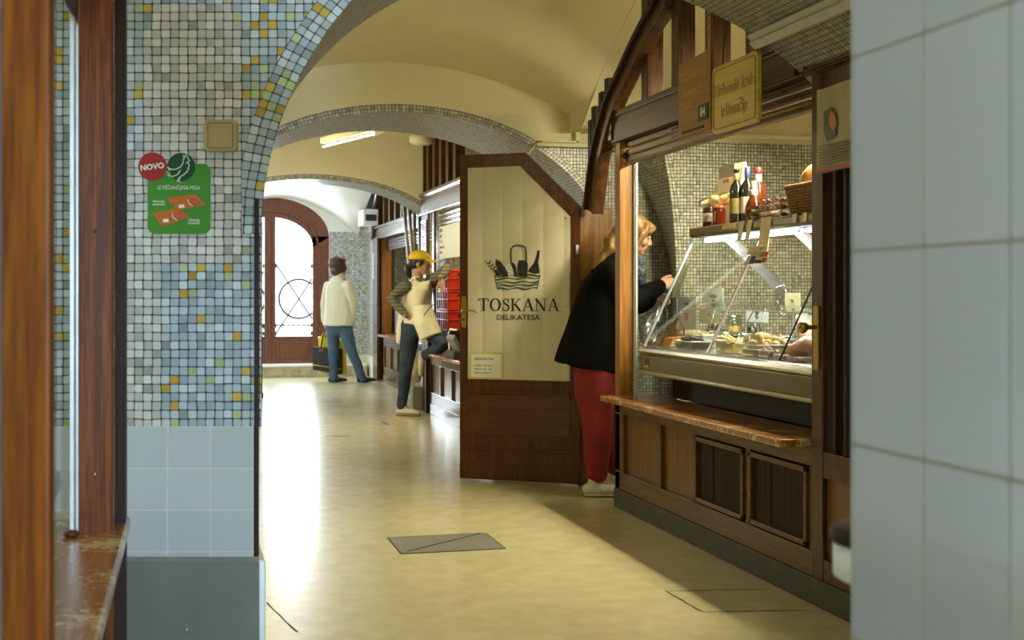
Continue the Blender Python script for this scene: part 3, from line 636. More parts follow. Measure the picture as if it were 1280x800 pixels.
# lattice: studs, arched timber, stepped boards
for y in (6.42, 5.98, 5.55, 5.10, 4.66, 4.22):
    zt_ = 3.05-.19*(y-5.9)**2-.01
    mb = MB(); mb.box(XS+.0, XS+.09, y-.05, y+.05, 2.225, min(zt_, 3.0)); mb.build('stud', M['wood'], st, bev=.004)
ar = [onX(x, y, XS-.02) for x, y in ((743, 264), (748, 225), (753, 188), (768, 132), (787, 90), (806, 50), (820, 24), (834, 0))]
ar += [Vector((XS-.02, 5.95, 2.83)), Vector((XS-.02, 5.5, 2.90)), Vector((XS-.02, 5.0, 2.83)), Vector((XS-.02, 4.6, 2.62)), Vector((XS-.02, 4.3, 2.3))]
def sampled(pts, n=6):
    out = []
    for i in range(len(pts)-1):
        p0, p1, p2, p3 = pts[max(i-1, 0)], pts[i], pts[i+1], pts[min(i+2, len(pts)-1)]
        for k in range(n):
            t_ = k/n; out.append(.5*((2*p1)+(-p0+p2)*t_+(2*p0-5*p1+4*p2-p3)*t_*t_+(-p0+3*p1-3*p2+p3)*t_**3))
    return out+[pts[-1]]
ars = sampled(ar, 4)
def board(pts, w_, x0, x1):
    mb = MB(); Lq = []; Rq = []
    for i, p in enumerate(pts):
        a_ = pts[max(i-1, 0)]; b_ = pts[min(i+1, len(pts)-1)]; d_ = (b_-a_).normalized(); n_ = Vector((0, -d_.z, d_.y))
        Lq.append(p+n_*w_/2); Rq.append(p-n_*w_/2)
    v = []
    for l_, r_ in zip(Lq, Rq): v += [(x0, l_.y, l_.z), (x0, r_.y, r_.z), (x1, r_.y, r_.z), (x1, l_.y, l_.z)]
    f = [(0, 1, 2, 3), tuple(4*(len(pts)-1)+k for k in (3, 2, 1, 0))]
    for i in range(len(pts)-1):
        for k in range(4): f.append((4*i+k, 4*i+4+k, 4*i+4+(k+1) % 4, 4*i+(k+1) % 4))
    mb.add(v, f); return mb
board(ars, .105, XS-.05, XS+.02).build('arched_timber', M['wood'], st, bev=.004)
ed = [p+Vector((0, .055, .015)) for p in ars]
board(ed, .03, XS-.075, XS+.03).build('timber_edge', M['wood_dark'], st, bev=.003)
for px, py, yb in ((740, 150, 0), (744.5, 133, 0), (753.5, 115, 0), (761, 98, 0)):
    p = onX(px, py, XS+.07); mb = MB(); mb.box(XS+.05, XS+.10, p.y-.03, p.y+.03, 1.72+(p.z-2.28)*1.6, p.z); mb.build('stepped_board', M['wood_dark'], st, bev=.006)
# doorway at the far end of the stall, with its jamb
mb = MB(); mb.box(XS+.02, XS+.10, 7.67, 7.748, 0, 1.74); mb.build('door_jamb', M['wood_light'], st, bev=.003)
mb = MB(); mb.box(XS+.10, XS+.26, 7.70, 7.745, 0, 1.74); mb.build('side_panel', M['wood_light'], st, bev=.003)
mb = MB(); mb.box(XS-.0, XS+.02, 7.655, 7.69, 1.45, 1.51); mb.build('hinge', M['steel'], st)
# number plates on the beam
p0, p1 = onX(755, 182, XS-.035), onX(765, 175, XS-.035)
t = thing('number_plate', 'small dark enamel number plate at the left end of the stall beam', 'sign', (XS-.04, 7.0, 2.1))
ya, yb = 7.08, 6.93
mb = MB(); mb.box(XS-.028, XS-.0305, ya, yb, 2.075, 2.165); mb.build('plate', M['darkgrey'], t)
mb = MB(); mb.box(XS-.028, XS-.0305, yb, yb-.045, 2.075, 2.165); mb.build('number_field', M['paper'], t)
textobj('lettering', '84', .05, M['ink'], t, (XS-.032, yb-.022, 2.10), RX)
textobj('small_lettering', 'TRŽNICA\nLJUBLJANA' if False else 'DELIKATESA\nTOSKANA', .022, M['paper'], t, (XS-.032, (ya+yb)/2, 2.125), RX, sx=.8)

# glazed door to the stall at its near end
t = bpy.data.objects.new('door_2', None); C.objects.link(t); t.location = (XS, 4.1, 0); t['_w'] = 1; WORLD.append(t); struct(t, 'dark narrow stall door with tall glazed slots and brass handle')
mb = MB(); zt_ = 2.05
mb.box(XS-.005, XS+.045, 4.44, 4.53, .105, zt_); mb.box(XS-.005, XS+.045, 3.72, 3.80, .105, zt_)
mb.box(XS-.003, XS+.043, 3.80, 4.44, .105, .19); mb.box(XS-.003, XS+.043, 3.80, 4.44, .50, .60); mb.box(XS-.003, XS+.043, 3.80, 4.44, 1.95, zt_)
mb.build('frame', M['wood'], t, bev=.004)
mb = MB(); mb.box(XS+.015, XS+.03, 3.80, 4.44, .19, .50); mb.build('panel', M['wood_light'], t)
mb = MB()
for y in (4.36, 4.28, 4.16, 4.02, 3.9): mb.box(XS+.0, XS+.04, y-.012, y+.012, .6, 1.95)
mb.build('mullion', M['wood_dark'], t, bev=.003)
mb = MB(); mb.box(XS+.05, XS+.054, 3.8, 4.44, .6, 1.95); mb.build('glass_pane', M['glass_window'], t)
hp = onX(1020, 409, XS-.01)
mb = MB(); mb.box(XS-.013, XS-.005, hp.y-.02, hp.y+.02, onX(1020, 462, XS).z, onX(1020, 382, XS).z); hd = mb.build('handle_plate', M['brass'], t, bev=.003)
mb = MB(); mb.lathe([(.009, 0), (.009, .03), (.014, .035), (.022, .045), (.024, .058), (.018, .068), (.006, .072)], (0, 0, 0), 16)
mb.v = [(XS-.013-v[2], hp.y+v[0], hp.z+v[1]) for v in mb.v]; mb.build('knob', M['brass'], hd)

# newspaper-like poster hung by the near door
pa_, pb_ = onX(1021, 113, 2.30), onX(1064, 213, 2.30)
t = thing('poster', 'curled food poster with red lower edge hung beside the near stall door', 'poster', (2.3, 4.3, 1.65))
mb = MB(); zz0, zz1 = onX(1024, 217, 2.30).z, onX(1024, 112, 2.30).z; ys_, ye_ = pa_.y, pa_.y-.44
for k in range(10):
    y0_, y1_ = ys_+(ye_-ys_)*k/10, ys_+(ye_-ys_)*(k+1)/10
    x0_, x1_ = 2.30+.006*sin(k*1.1), 2.30+.006*sin((k+1)*1.1)
    mb.add([(x0_, y0_, zz0), (x1_, y1_, zz0), (x1_, y1_, zz1), (x0_, y0_, zz1), (x0_+.002, y0_, zz0), (x1_+.002, y1_, zz0), (x1_+.002, y1_, zz1), (x0_+.002, y0_, zz1)], [(0,1,2,3), (7,6,5,4), (0,4,5,1), (3,2,6,7)])
mb.build('sheet', plain('poster_paper', (.42, .36, .20), .5, var=.1), t)
mb = MB(); mb.box(2.288, 2.292, ys_-.01, ye_, zz0+.002, zz0+.016); mb.build('red_edge', plain('poster_red', (.45, .06, .03), .5), t)
def yz(px, py): q = onX(px, py, 2.29); return (q.y, q.z)
mb = MB(); mb.prismx([yz(1030, 140), yz(1040, 134), yz(1046, 168), yz(1034, 176), yz(1030, 165)], 2.288, 2.292); mb.build('dark_picture', plain('poster_dark', (.05, .09, .07), .5), t)
mb = MB(); mb.prismx([yz(1041, 138), yz(1045, 143), yz(1047, 155), yz(1043, 164), yz(1038, 156), yz(1038, 146)], 2.285, 2.2875); mb.build('pepper_picture', plain('poster_orange', (.5, .16, .03), .5), t)
mb = MB()
for k in range(7): mb.box(2.288, 2.292, ys_-.03, ye_+.03, zz0+.03+k*.011, zz0+.034+k*.011)
mb.build('print_lines', plain('poster_ink', (.22, .18, .11), .6), t)
textobj('lettering', 'FRIŠKO', .02, M['ink'], t, (2.288, onX(1027, 128, 2.29).y-.02, onX(1027, 128, 2.29).z), RX) if False else None

# hanging signs
def chain(parent, a_, b_, ln=.024, r=.0022, name='chain', mat=None):
    mb = MB(); a_, b_ = Vector(a_), Vector(b_); d_ = (b_-a_); n_ = max(2, int(d_.length/(ln*.72))); d_.normalize()
    for k in range(n_):
        c_ = a_.lerp(b_, (k+.5)/n_); s_ = Vector((1, 0, 0)) if k % 2 else Vector((0, 1, 0))
        s_ = (s_-d_*s_.dot(d_)).normalized(); pts = []
        for j in range(8):
            an = 2*pi*j/8; pts.append(c_+d_*(ln/2*cos(an))+s_*(ln*.27*sin(an)))
        mb.tube(pts, r, n=5, closed=True)
    return mb.build(name, mat or M['black'], parent)
M['sign_brown'] = wood('sign_brown', (.26, .125, .018), (.33, .165, .028), 'y', rough=.55, coat=0)
M['sign_letter'] = plain('sign_letter', (.62, .36, .09), .5)
M['sign_yellow'] = wood('sign_yellow', (.50, .35, .05), (.62, .46, .09), 'y', rough=.45, coat=.2)
M['sign_print'] = plain('sign_print', (.38, .22, .04), .5)
xs_ = 2.2
tl, bl, tr, br = onX(848, 82, xs_), onX(847, 173, xs_), onX(888, 62, xs_), onX(886, 159, xs_)
y0_, y1_, z0_, z1_ = tl.y, tr.y, bl.z, tl.z
t = thing('hanging_sign', 'brown board sign with pale orange lettering and a black 84 plate, hung on chains', 'sign', (xs_, (y0_+y1_)/2, z0_))
mb = MB(); mb.prismx([(y0_, z0_), (y0_, z1_), (y0_-.3*(y0_-y1_), z1_+.003), (y1_+.05, z1_+.01), (y1_, z1_+.035), (y1_, z0_)], xs_, xs_+.012); mb.build('board', M['sign_brown'], t, bev=.002)
ym = (y0_+y1_)/2
textobj('lettering', 'TOSKANA d.o.o.', .056, M['sign_letter'], t, (xs_-.001, ym, z1_-.085), RX, sx=.78)
textobj('lettering', 'LJUBLJANSKA CESTA 7', .040, M['sign_letter'], t, (xs_-.001, ym, z1_-.155), RX, sx=.80)
textobj('lettering', 'DOMŽALE', .040, M['sign_letter'], t, (xs_-.001, ym+.08, z1_-.215), RX, sx=.80)
mb = MB(); mb.box(xs_-.004, xs_, y1_+.02, y1_+.13, z0_+.045, z0_+.115); pl = mb.build('number_plate', M['black'], t)
textobj('number', '84', .058, M['paper'], pl, (xs_-.005, y1_+.075, z0_+.062), RX, bold=.001)
mb = MB(); mb.box(xs_-.004, xs_, y0_-.05, y1_+.07, z0_+.012, z0_+.022); mb.build('dark_stripe', M['wood_dark'], t)
ch = Vector((xs_, y0_-.04, z1_)); chain(t, ch, (xs_, ch.y, 3.0))
ch = Vector((xs_, y1_+.02, z1_+.03)); chain(t, ch, (xs_, ch.y, 3.0), mat=M['brass'])
# the yellow one
xs_ = 2.14
y0_, y1_ = onX(890, 100, xs_).y, onX(947, 100, xs_).y; z0_, z1_ = onX(890, 169, xs_).z, onX(890, 86, xs_).z
t = thing('hanging_sign', 'yellow varnished wooden sign with rounded corners and burnt lettering, on two chains', 'sign', (xs_, (y0_+y1_)/2, z0_))
def rrect(y0_, y1_, z0_, z1_, r, n=6):
    pts = []
    for cy, cz, a0 in ((y1_-r, z1_-r, 0), (y0_+r, z1_-r, pi/2), (y0_+r, z0_+r, pi), (y1_-r, z0_+r, 3*pi/2)):
        for k in range(n+1): an = a0+pi/2*k/n; pts.append((cy+r*cos(an), cz+r*sin(an)))
    return pts
mb = MB(); mb.prismx(rrect(y1_, y0_, z0_, z1_, .03), xs_, xs_+.018); mb.build('board', M['sign_yellow'], t, bev=.003)
R1 = rrect(y1_+.018, y0_-.018, z0_+.018, z1_-.018, .022); mb = MB(); mb.tube([(xs_-.001, a_, b_) for a_, b_ in R1], .0028, closed=True, n=5); mb.build('burnt_border', M['sign_print'], t)
ym = (y0_+y1_)/2; zm = (z0_+z1_)/2
textobj('lettering', 'Hribovski kruh', .072, M['sign_print'], t, (xs_-.0012, ym, zm+.012), RX, bold=.001, sx=.88)
textobj('lettering', 'iz Domačije', .072, M['sign_print'], t, (xs_-.0012, ym, zm-.078), RX, bold=.001, sx=.72)
chain(t, (xs_+.009, y0_-.09, z1_), (xs_+.009, y0_-.20, 3.0), ln=.018, r=.0016)
chain(t, (xs_+.009, y1_+.07, z1_), (xs_+.009, y1_+.16, 3.0), ln=.018, r=.0016, mat=M['brass'])

# side wall of the stall with a curved recess (pale mosaic)
fr = [onY(x, y, 7.75) for x, y in ((847, 640), (846, 420), (845, 350), (844, 310), (840, 260), (834, 215), (826, 175), (815, 150))]
bk = [onY(x, y, 8.19) for x, y in ((847, 600), (842, 420), (840, 350), (833, 310), (818, 262), (800, 225), (778, 195), (755, 180))]
fr[0].z = bk[0].z = 0; fs, bs = sampled(fr, 5), sampled(bk, 5)
mb = MB(); al = 0
for i in range(len(fs)-1):
    l_ = (fs[i+1]-fs[i]).length; w_ = .44
    mb.face([fs[i], fs[i+1], bs[i+1], bs[i]], [(0, al), (0, al+l_), (w_, al+l_), (w_, al)], 1)
    # wall front, rows of pieces to the right, and a rounded edging row
    e0, e1 = fs[i].x+.05, fs[i+1].x+.05
    mb.face([fs[i], (e0, 7.75, fs[i].z), (e1, 7.75, fs[i+1].z), fs[i+1]], [(0, al), (.05, al), (.05, al+l_), (0, al+l_)], 0)
    mb.face([(e0, 7.75, fs[i].z), (5, 7.75, fs[i].z), (5, 7.75, fs[i+1].z), (e1, 7.75, fs[i+1].z)], None, 0 if fs[i+1].z < 2.22 else 2)
    al += l_
zt2 = fs[-1].z
mb.face([(fs[-1].x, 7.75, zt2), (5, 7.75, zt2), (5, 7.75, 3.4), (fs[-1].x, 7.75, 3.4)], None, 2)
struct(mb.build('wall_stall', [M['mosaic_pale'], M['mosaic_hall'], PL], origin=False))
mb = MB(); mb.box(3.3, 5, 7.70, 7.75, 2.215, 2.245); struct(mb.build('trim_3', M['plaster'], origin=False, bev=.006))

# ------------------------------------------------------------------ display case
dc = thing('display_case', 'refrigerated glass display case with sloping panes and a steel front', 'display case', (2.8, 5.7, 0))
CY0, CY1 = 4.66, 6.70
mb = MB(); mb.box(2.47, 3.25, CY0, CY1, .775, .86); mb.box(2.96, 3.25, CY0, CY1, .86, .93); mb.build('body', M['steel'], dc, bev=.008)
mb = MB(); mb.box(2.60, 3.2, CY0+.01, CY1-.05, .63, .775); mb.build('base', M['black'], dc)
mb = MB(); mb.prism([(2.452, .868), (2.425, .872), (2.417, .885), (2.42, .906), (2.435, .914), (2.50, .914), (2.50, .868)], CY0, CY1); mb.build('front_ledge', M['steel_bright'], dc, bev=.004)
mb = MB(); mb.box(2.43, 2.475, CY0, CY1, .776, .868); mb.build('front_panel', plain('case_front', (.16, .14, .09), .3, .6, var=.1, scale=4), dc, bev=.003)
mb = MB(); mb.tube([(2.425, CY0, .773), (2.425, CY1, .773)], .011, n=10); mb.build('bumper_rail', plain('rail', (.45, .46, .36), .35, .4), dc)
mb = MB(); mb.box(2.428, 2.431, CY1-.13, CY1-.07, .815, .85); mb.build('rating_plate', M['darkgrey'], dc)
mb = MB(); mb.box(2.427, 2.430, CY1-.13, CY1-.07, .803, .812); mb.build('yellow_sticker', plain('stick', (.6, .5, .1), .5), dc)
mb = MB(); mb.box(2.50, 3.2, CY0+.01, CY1-.01, .895, .915); mb.build('deck', M['steel_bright'], dc)
G0, G1 = Vector((2.455, 0, .914)), Vector((2.745, 0, 1.505))
def gpt(y, k): q = G0.lerp(G1, k); return Vector((q.x, y, q.z))
nrm = Vector((-(G1.z-G0.z), 0, G1.x-G0.x)).normalized()
for ya, yb in ((5.82, CY1), (5.04, 5.80), (CY0, 5.02)):
    mb = MB(); a_, b_, c_, d_ = gpt(ya, 0), gpt(yb, 0), gpt(yb, 1), gpt(ya, 1); mb.face([a_, b_, c_, d_]); mb.build('front_pane', M['glass_case'], dc)
mb = MB(); mb.bar(gpt(5.81, .0)+nrm*.002, gpt(5.81, 1)+nrm*.002, .018, .008, side=(0, 1, 0)); mb.build('pane_strip', plain('pinkish', (.75, .62, .66), .25, .3), dc)
mb = MB(); mb.bar(gpt(5.03, -.03)+nrm*.002, gpt(5.03, 1)+nrm*.002, .008, .006, side=(0, 1, 0)); mb.build('pane_joint', M['black'], dc)
mb = MB(); mb.bar(gpt(CY1, 0)+nrm*.002, gpt(CY1, 1)+nrm*.002, .012, .012, side=(0, 1, 0)); mb.build('edge_strip', M['alu'], dc)
mb = MB(); mb.face([(2.46, CY1, .914), (3.2, CY1, .914), (3.2, CY1, 1.505), (2.745, CY1, 1.505)]); mb.build('side_pane', M['glass_case'], dc)
a_, b_ = onY(853, 328, CY1+.012), onY(838, 372, CY1+.012)
mb = MB(); mb.add([a_, a_+Vector((.045, 0, 0)), b_+Vector((.045, 0, 0)), b_, a_+Vector((0, .003, 0)), a_+Vector((.045, .003, 0)), b_+Vector((.045, .003, 0)), b_+Vector((0, .003, 0))], [(0, 1, 2, 3), (7, 6, 5, 4), (0, 3, 7, 4), (1, 5, 6, 2)])
mb.build('dark_sticker', plain('olive_sticker', (.09, .08, .02), .4), dc)
# hood
mb = MB(); mb.prism([(2.735, 1.515), (2.722, 1.53), (2.722, 1.562), (2.735, 1.572), (3.25, 1.572), (3.25, 1.515)], CY0, CY1+.01); mb.build('hood', plain('hood_metal', (.17, .15, .10), .35, .6), dc, bev=.004)
mb = MB(); mb.tube([(2.80, CY0+.05, 1.50), (2.80, 5.45, 1.50)], .013, n=10); mb.build('pink_lamp_tube', M['lamp_pink'], dc)
mb = MB(); mb.tube([(2.80, 5.5, 1.50), (2.80, CY1-.05, 1.50)], .013, n=10); mb.build('cool_lamp_tube', M['lamp_cool'], dc)
for y in (6.30, 5.50):
    mb = MB(); mb.bar((2.78, y, 1.50), (3.20, y, 1.12), .004, .055, side=(0, 1, 0)); mb.build('reflection_bar', plain('reflection_grey', (.45, .42, .40), .3, .5), dc)  # grey bars standing in for reflections across the panes
mb = MB(); mb.bar((3.20, CY0+.02, .93), (3.20, CY0+.02, 1.515), .02, .02); mb.build('rear_post', M['alu'], dc)
mb = MB(); mb.bar((3.20, CY1-.02, .93), (3.20, CY1-.02, 1.515), .02, .02); mb.build('rear_post', M['alu'], dc)
# glass service shelf inside
mb = MB(); mb.face([(2.66, CY0+.1, 1.12), (2.66, CY1-.02, 1.12), (2.90, CY1-.02, 1.16), (2.90, CY0+.1, 1.16)])
mb.build('inner_shelf', M['glass_case'], dc)
mb = MB(); mb.bar((2.655, CY0+.1, 1.12), (2.655, CY1-.02, 1.12), .006, .006); mb.build('shelf_edge', M['alu'], dc)
# taped price strips on the hood edge
M['tape'] = plain('tape', (.66, .58, .33), .55)
tapes = [(905, 283, 922, 275, 305), (917, 283, 0, 0, 0)]
def hoodtape(pxc, w_, z1_, z0_, lean=0, name='price_tape', mat='tape'):
    yc = onX(pxc, 290, 2.718).y; mb = MB()
    mb.add([(2.717, yc+w_/2, z1_), (2.717, yc-w_/2, z1_), (2.712, yc-w_/2+lean, z0_), (2.712, yc+w_/2+lean, z0_), (2.719, yc+w_/2, z1_), (2.719, yc-w_/2, z1_), (2.714, yc-w_/2+lean, z0_), (2.714, yc+w_/2+lean, z0_)], [(0, 3, 2, 1), (4, 5, 6, 7), (0, 1, 5, 4), (2, 3, 7, 6), (1, 2, 6, 5), (3, 0, 4, 7)])
    return mb.build(name, M[mat], dc)
hoodtape(928, .05, 1.572, 1.475, .03); hoodtape(938, .045, 1.572, 1.478, .03)
hoodtape(958, .11, 1.575, 1.40, .035); hoodtape(994, .035, 1.572, 1.53); hoodtape(1006, .035, 1.572, 1.53); hoodtape(911, .16, 1.568, 1.54)
M['tape_blue'] = plain('tape_blue', (.03, .12, .30), .4); M['tape_red'] = plain('tape_red', (.5, .05, .06), .4)
def gsticker(x0_, y0_, x1_, y1_, mat, name='pane_sticker', lift=.004):
    """flat sticker on the sloped pane between pixel corners"""
    out = []
    for px, py in ((x0_, y0_), (x1_, y0_), (x1_, y1_), (x0_, y1_)):
        a_, b_, v_ = ray(px, py); o_ = Vector((0, 0, CZ)); d_ = Vector((a_, b_, v_)); p_ = G0+nrm*lift; t_ = (p_-o_).dot(nrm)/d_.dot(nrm); out.append(o_+d_*t_)
    # follow the slope of the pane
    sl = (G1-G0).normalized(); k = .0; 
    mb = MB(); bot = [out[3], out[2]]; h_ = abs(out[0].z-out[3].z)
    top = [q+sl*(h_/sl.z) for q in bot]
    q4 = [bot[0], bot[1], top[1], top[0]]
    mb.add([*q4, *[q-nrm*.002 for q in q4]], [(0, 1, 2, 3), (7, 6, 5, 4), (0, 4, 5, 1), (2, 6, 7, 3)]); return mb.build(name, M[mat], dc)
gsticker(931, 320, 941, 330, 'tape_blue'); gsticker(937, 316, 951, 328, 'tape'); gsticker(951, 315, 958, 321, 'tape_red'); gsticker(947, 315, 951, 321, 'tape_blue'); gsticker(951, 322, 956, 328, 'tape_red'); gsticker(942, 325, 951, 329, 'darkgrey', lift=.006)
gsticker(933, 308, 947, 318, 'tape'); gsticker(968, 296, 972, 304, 'tape_red') if False else None

# ------------------------------------------------------------------ stall doorway leaf (white glazed door with the shop's name)
HG = Vector((2.374, 7.655, 0)); FE = Vector((1.705, 8.11, 0)); dd = (HG-FE); DW = dd.length; dx_ = dd.normalized(); rz = atan2(dx_.y, dx_.x)
d = thing('door_3', None, None, FE, rz, world=False, kind='structure')
d['label'] = 'open wooden shop door with one cut corner and a cream glazed panel lettered TOSKANA'
nD = Vector((-dx_.y, dx_.x, 0))
def dpt(px, py):            # door coordinates (x along the leaf, z) of a pixel
    a_, b_, v_ = ray(px, py); r_ = Vector((a_, b_, 0)); t_ = FE.dot(nD)/r_.dot(nD); return ((r_*t_-FE).dot(dx_), CZ+v_*t_)
T_ = .045
outl = [(0, .012), (DW, .012), (DW, dpt(731, 258)[1]), (dpt(656, 194)[0], dpt(600, 193)[1]), (0, dpt(600, 193)[1])]
gl = [dpt(585, 497), dpt(713, 499), dpt(713, 271), dpt(650, 210), dpt(585, 210)]
gl[0] = (gl[0][0], .655); gl[1] = (gl[1][0], .655); gl[3] = (gl[3][0], gl[4][1])
def ringprism(mb, o_, i_, y0_, y1_):
    n_ = len(o_)
    for k in range(n_):
        j = (k+1) % n_
        v = [(o_[k][0], y0_, o_[k][1]), (o_[j][0], y0_, o_[j][1]), (i_[j][0], y0_, i_[j][1]), (i_[k][0], y0_, i_[k][1])]
        v2 = [(a_, y1_, c_) for a_, b_, c_ in v]
        mb.add(v+v2, [(0, 1, 2, 3), (7, 6, 5, 4), (0, 4, 5, 1), (2, 6, 7, 3)])
mb = MB(); i2 = [(gl[0][0]+.012, gl[0][1]-.02)]*1
ringprism(mb, outl, gl, 0, T_); mb.box(.0, DW, .0, T_, .60, .655) if False else None
mb.build('frame', M['wood_door'], d)
mb = MB(); mb.box(.062, DW-.062, -.004, .0, .30, .56); mb.build('raised_panel', wood('wood_panel', (.060, .014, .004), (.10, .030, .008), 'x', coat=.3), d, bev=.003)
mb = MB(); a0_, a1_ = .06, DW-.06
for q in ((a0_, a1_, .565, .58), (a0_, a1_, .20, .215)): mb.box(q[0], q[1], -.010, 0, q[2], q[3])
mb.build('panel_moulding', M['wood_door'], d, bev=.002)
mb = MB(); mb.box(.0, DW, -.006, 0, .012, .11); mb.build('bottom_rail', M['wood_door'], d, bev=.003)
mb = MB(); mb.prism(gl, -.003, -.001); mb.build('glass_pane', plain('frosted', (.66, .62, .42), .35, var=.02), d)
# pleats seen in the curtain behind the pane: real folds, in front of the sheet by a few millimetres
mb = MB(); nn = 96; x0_, x1_ = gl[0][0]+.004, gl[1][0]-.004
def gtop(x):
    xa_, xb_ = gl[3][0], gl[2][0]; 
    return gl[3][1] if x < xa_ else gl[3][1]+(gl[2][1]-gl[3][1])*(x-xa_)/(xb_-xa_)
v = []; 
for k in range(nn+1):
    x = x0_+(x1_-x0_)*k/nn; y = -.0065-.0055*abs(sin(pi*(k/nn*5.0+.28)))**.6
    v += [(x, y, gl[0][1]+.004), (x, y, gtop(x)-.006)]
mb.add(v, [(2*k, 2*k+2, 2*k+3, 2*k+1) for k in range(nn)], sm=True); mb.build('curtain', plain('curtain', (.62, .58, .44), .6, var=.02), d)
M['logo_black'] = plain('logo_black', (.012, .014, .012), .5); M['logo_green'] = plain('logo_green', (.015, .07, .025), .5)
LY0, LY1 = -.0145, -.0135
def lp(x, y): return dpt(580+x/4.207, 290+y/4.207)
def lpts(*q): return [lp(q[i], q[i+1]) for i in range(0, len(q), 2)]
S1 = 1/4.207*.00497
mb = MB()
hp_ = lpts(252, 162, 250, 120, 252, 90, 262, 76, 285, 70, 312, 74, 326, 84, 330, 110, 331, 150, 325, 225); mb.stroke(hp_, [.010]*len(hp_), LY0-.0004, LY1)
for k, (ya_, yb_) in enumerate(((232, 228), (248, 240), (266, 262), (282, 278), (298, 296))):
    xl_, xr_ = 165+k*4, 405-k*4; pts = [lp(xl_+(xr_-xl_)*j/16, ya_+4*sin(j*.9+k)+(yb_-ya_)*j/16) for j in range(17)]
    mb.stroke(pts, [.0035+.007*abs(sin(j*.35+k*1.1)) for j in range(17)], LY0, LY1)
mb.stroke(lpts(165, 226, 172, 262, 182, 303), .004, LY0, LY1); mb.stroke(lpts(405, 222, 396, 262, 387, 300), .004, LY0, LY1)
mb.build('basket_logo', M['logo_green'], d)
mb = MB()
mb.prism(lpts(170, 152, 178, 146, 192, 152, 214, 180, 236, 215, 234, 234, 205, 234, 186, 205, 170, 172), LY0-.0002, LY1); mb.stroke(lpts(172, 142, 178, 152), .006, LY0, LY1)
mb.prism(lpts(248, 164, 262, 160, 275, 176, 284, 234, 268, 234, 262, 200), LY0-.0003, LY1)
mb.prism(lpts(290, 158, 292, 148, 334, 150, 336, 160, 340, 172, 336, 234, 286, 234, 284, 176), LY0-.0005, LY1)
mb.prism(lpts(340, 208, 352, 186, 372, 164, 384, 128, 390, 98, 402, 96, 400, 128, 394, 160, 400, 200, 402, 216, 372, 220), LY0-.0001, LY1)
mb.prism(lpts(160, 196, 190, 210, 196, 230, 172, 230), LY0-.0006, LY1)
mb.stroke(lpts(114, 150, 136, 176, 158, 202, 190, 226), .0035, LY0-.0008, LY1)
for (x, y) in ((130, 168), (142, 182), (154, 194), (166, 206)):
    for s_ in (-1, 1):
        q = [(x, y), (x+7*s_+5, y-6*s_-8), (x+14*s_+4, y-10*s_-6), (x+8*s_+2, y-1*s_+1)]
        mb.prism([lp(*e) for e in q][::1], LY0-.0009-.0001*s_, LY1)
mb.build('food_logo', M['logo_black'], d)
mb = MB(); mb.prism(lpts(225, 178, 248, 164, 262, 190, 270, 234, 240, 234, 222, 190), LY0, LY1); ch = mb.build('cheese_logo', M['paper'], d)
mb = MB()
for x, y in ((236, 186), (248, 180), (238, 200), (252, 196), (244, 214), (258, 210), (250, 226), (262, 224)): mb.prism(lpts(x-3, y, x, y-4, x+3, y, x, y+4), LY0-.0012, LY0-.0006)
mb.build('dots', M['logo_black'], ch)
# serif capitals
def serif(mb, chs, x, z, h, y0_, y1_):
    t1, t2, sf = h*.15, h*.05, h*.045
    def bx(a_, b_, c_, d_): mb.prism([(x+a_*h, z+c_*h), (x+b_*h, z+c_*h), (x+b_*h, z+d_*h), (x+a_*h, z+d_*h)], y0_, y1_)
    def st_(a_, b_, c_, d_, w_): mb.stroke([(x+a_*h, z+b_*h), (x+c_*h, z+d_*h)], w_, y0_-.0001, y1_)
    for c_ in chs:
        if c_ == 'T': bx(0, .86, .95, 1); bx(.355, .505, 0, 1); bx(.24, .62, 0, .04); bx(0, .05, .76, 1); bx(.81, .86, .76, 1); w_ = .92
        elif c_ == 'O':
            pts = []; ws = []
            for k in range(28): an = 2*pi*k/28; pts.append((x+(.44+.37*cos(an))*h, z+(.5+.48*sin(an))*h)); ws.append(h*(.05+.11*abs(cos(an))))
            mb.stroke(pts, ws, y0_, y1_, closed=True); w_ = .97
        elif c_ == 'S':
            q = [Vector((x+a_*h, 0, z+b_*h)) for a_, b_ in ((.50, .72), (.44, .90), (.28, .975), (.12, .88), (.12, .68), (.30, .54), (.48, .40), (.52, .20), (.40, .05), (.22, .025), (.07, .12), (.03, .28))]
            q = sampled(q, 3); m_ = len(q); mb.stroke([(p_.x, p_.z) for p_ in q], [h*(.045+.10*math.exp(-((k/m_-.5)/.22)**2)) for k in range(m_)], y0_, y1_)
            bx(.48, .52, .66, 1.0); bx(.01, .05, 0, .34); w_ = .66
        elif c_ == 'K': bx(.09, .24, 0, 1); bx(0, .34, 0, .04); bx(0, .34, .96, 1); st_(.24, .46, .70, .97, t2*1.2); st_(.36, .56, .76, .02, t1); bx(.56, .84, .96, 1); bx(.62, .92, 0, .04); w_ = .93
        elif c_ == 'A': st_(.10, .02, .44, 1, t2); st_(.44, 1, .78, .02, t1); bx(.22, .62, .32, .37); bx(0, .26, 0, .04); bx(.62, .96, 0, .04); w_ = .93
        elif c_ == 'N': bx(.13, .18, 0, 1); bx(.78, .83, 0, 1); st_(.13, .97, .80, .03, t1); bx(0, .32, 0, .04); bx(0, .22, .96, 1); bx(.66, .96, .96, 1); w_ = 1.0
        x += w_*h*1.035
    return x
xa_, zb_ = lp(80, 414); xb_, zt_ = lp(505, 350); hh = zt_-zb_
mbt = MB(); xe = serif(mbt, 'TOSKANA', 0, 0, hh, LY0, LY1); k_ = (xb_-xa_)/(xe-.03*hh)
mbt.v = [(xa_+v[0]*k_, v[1], zb_+v[2]) for v in mbt.v]; mbt.build('lettering', M['logo_black'], d)
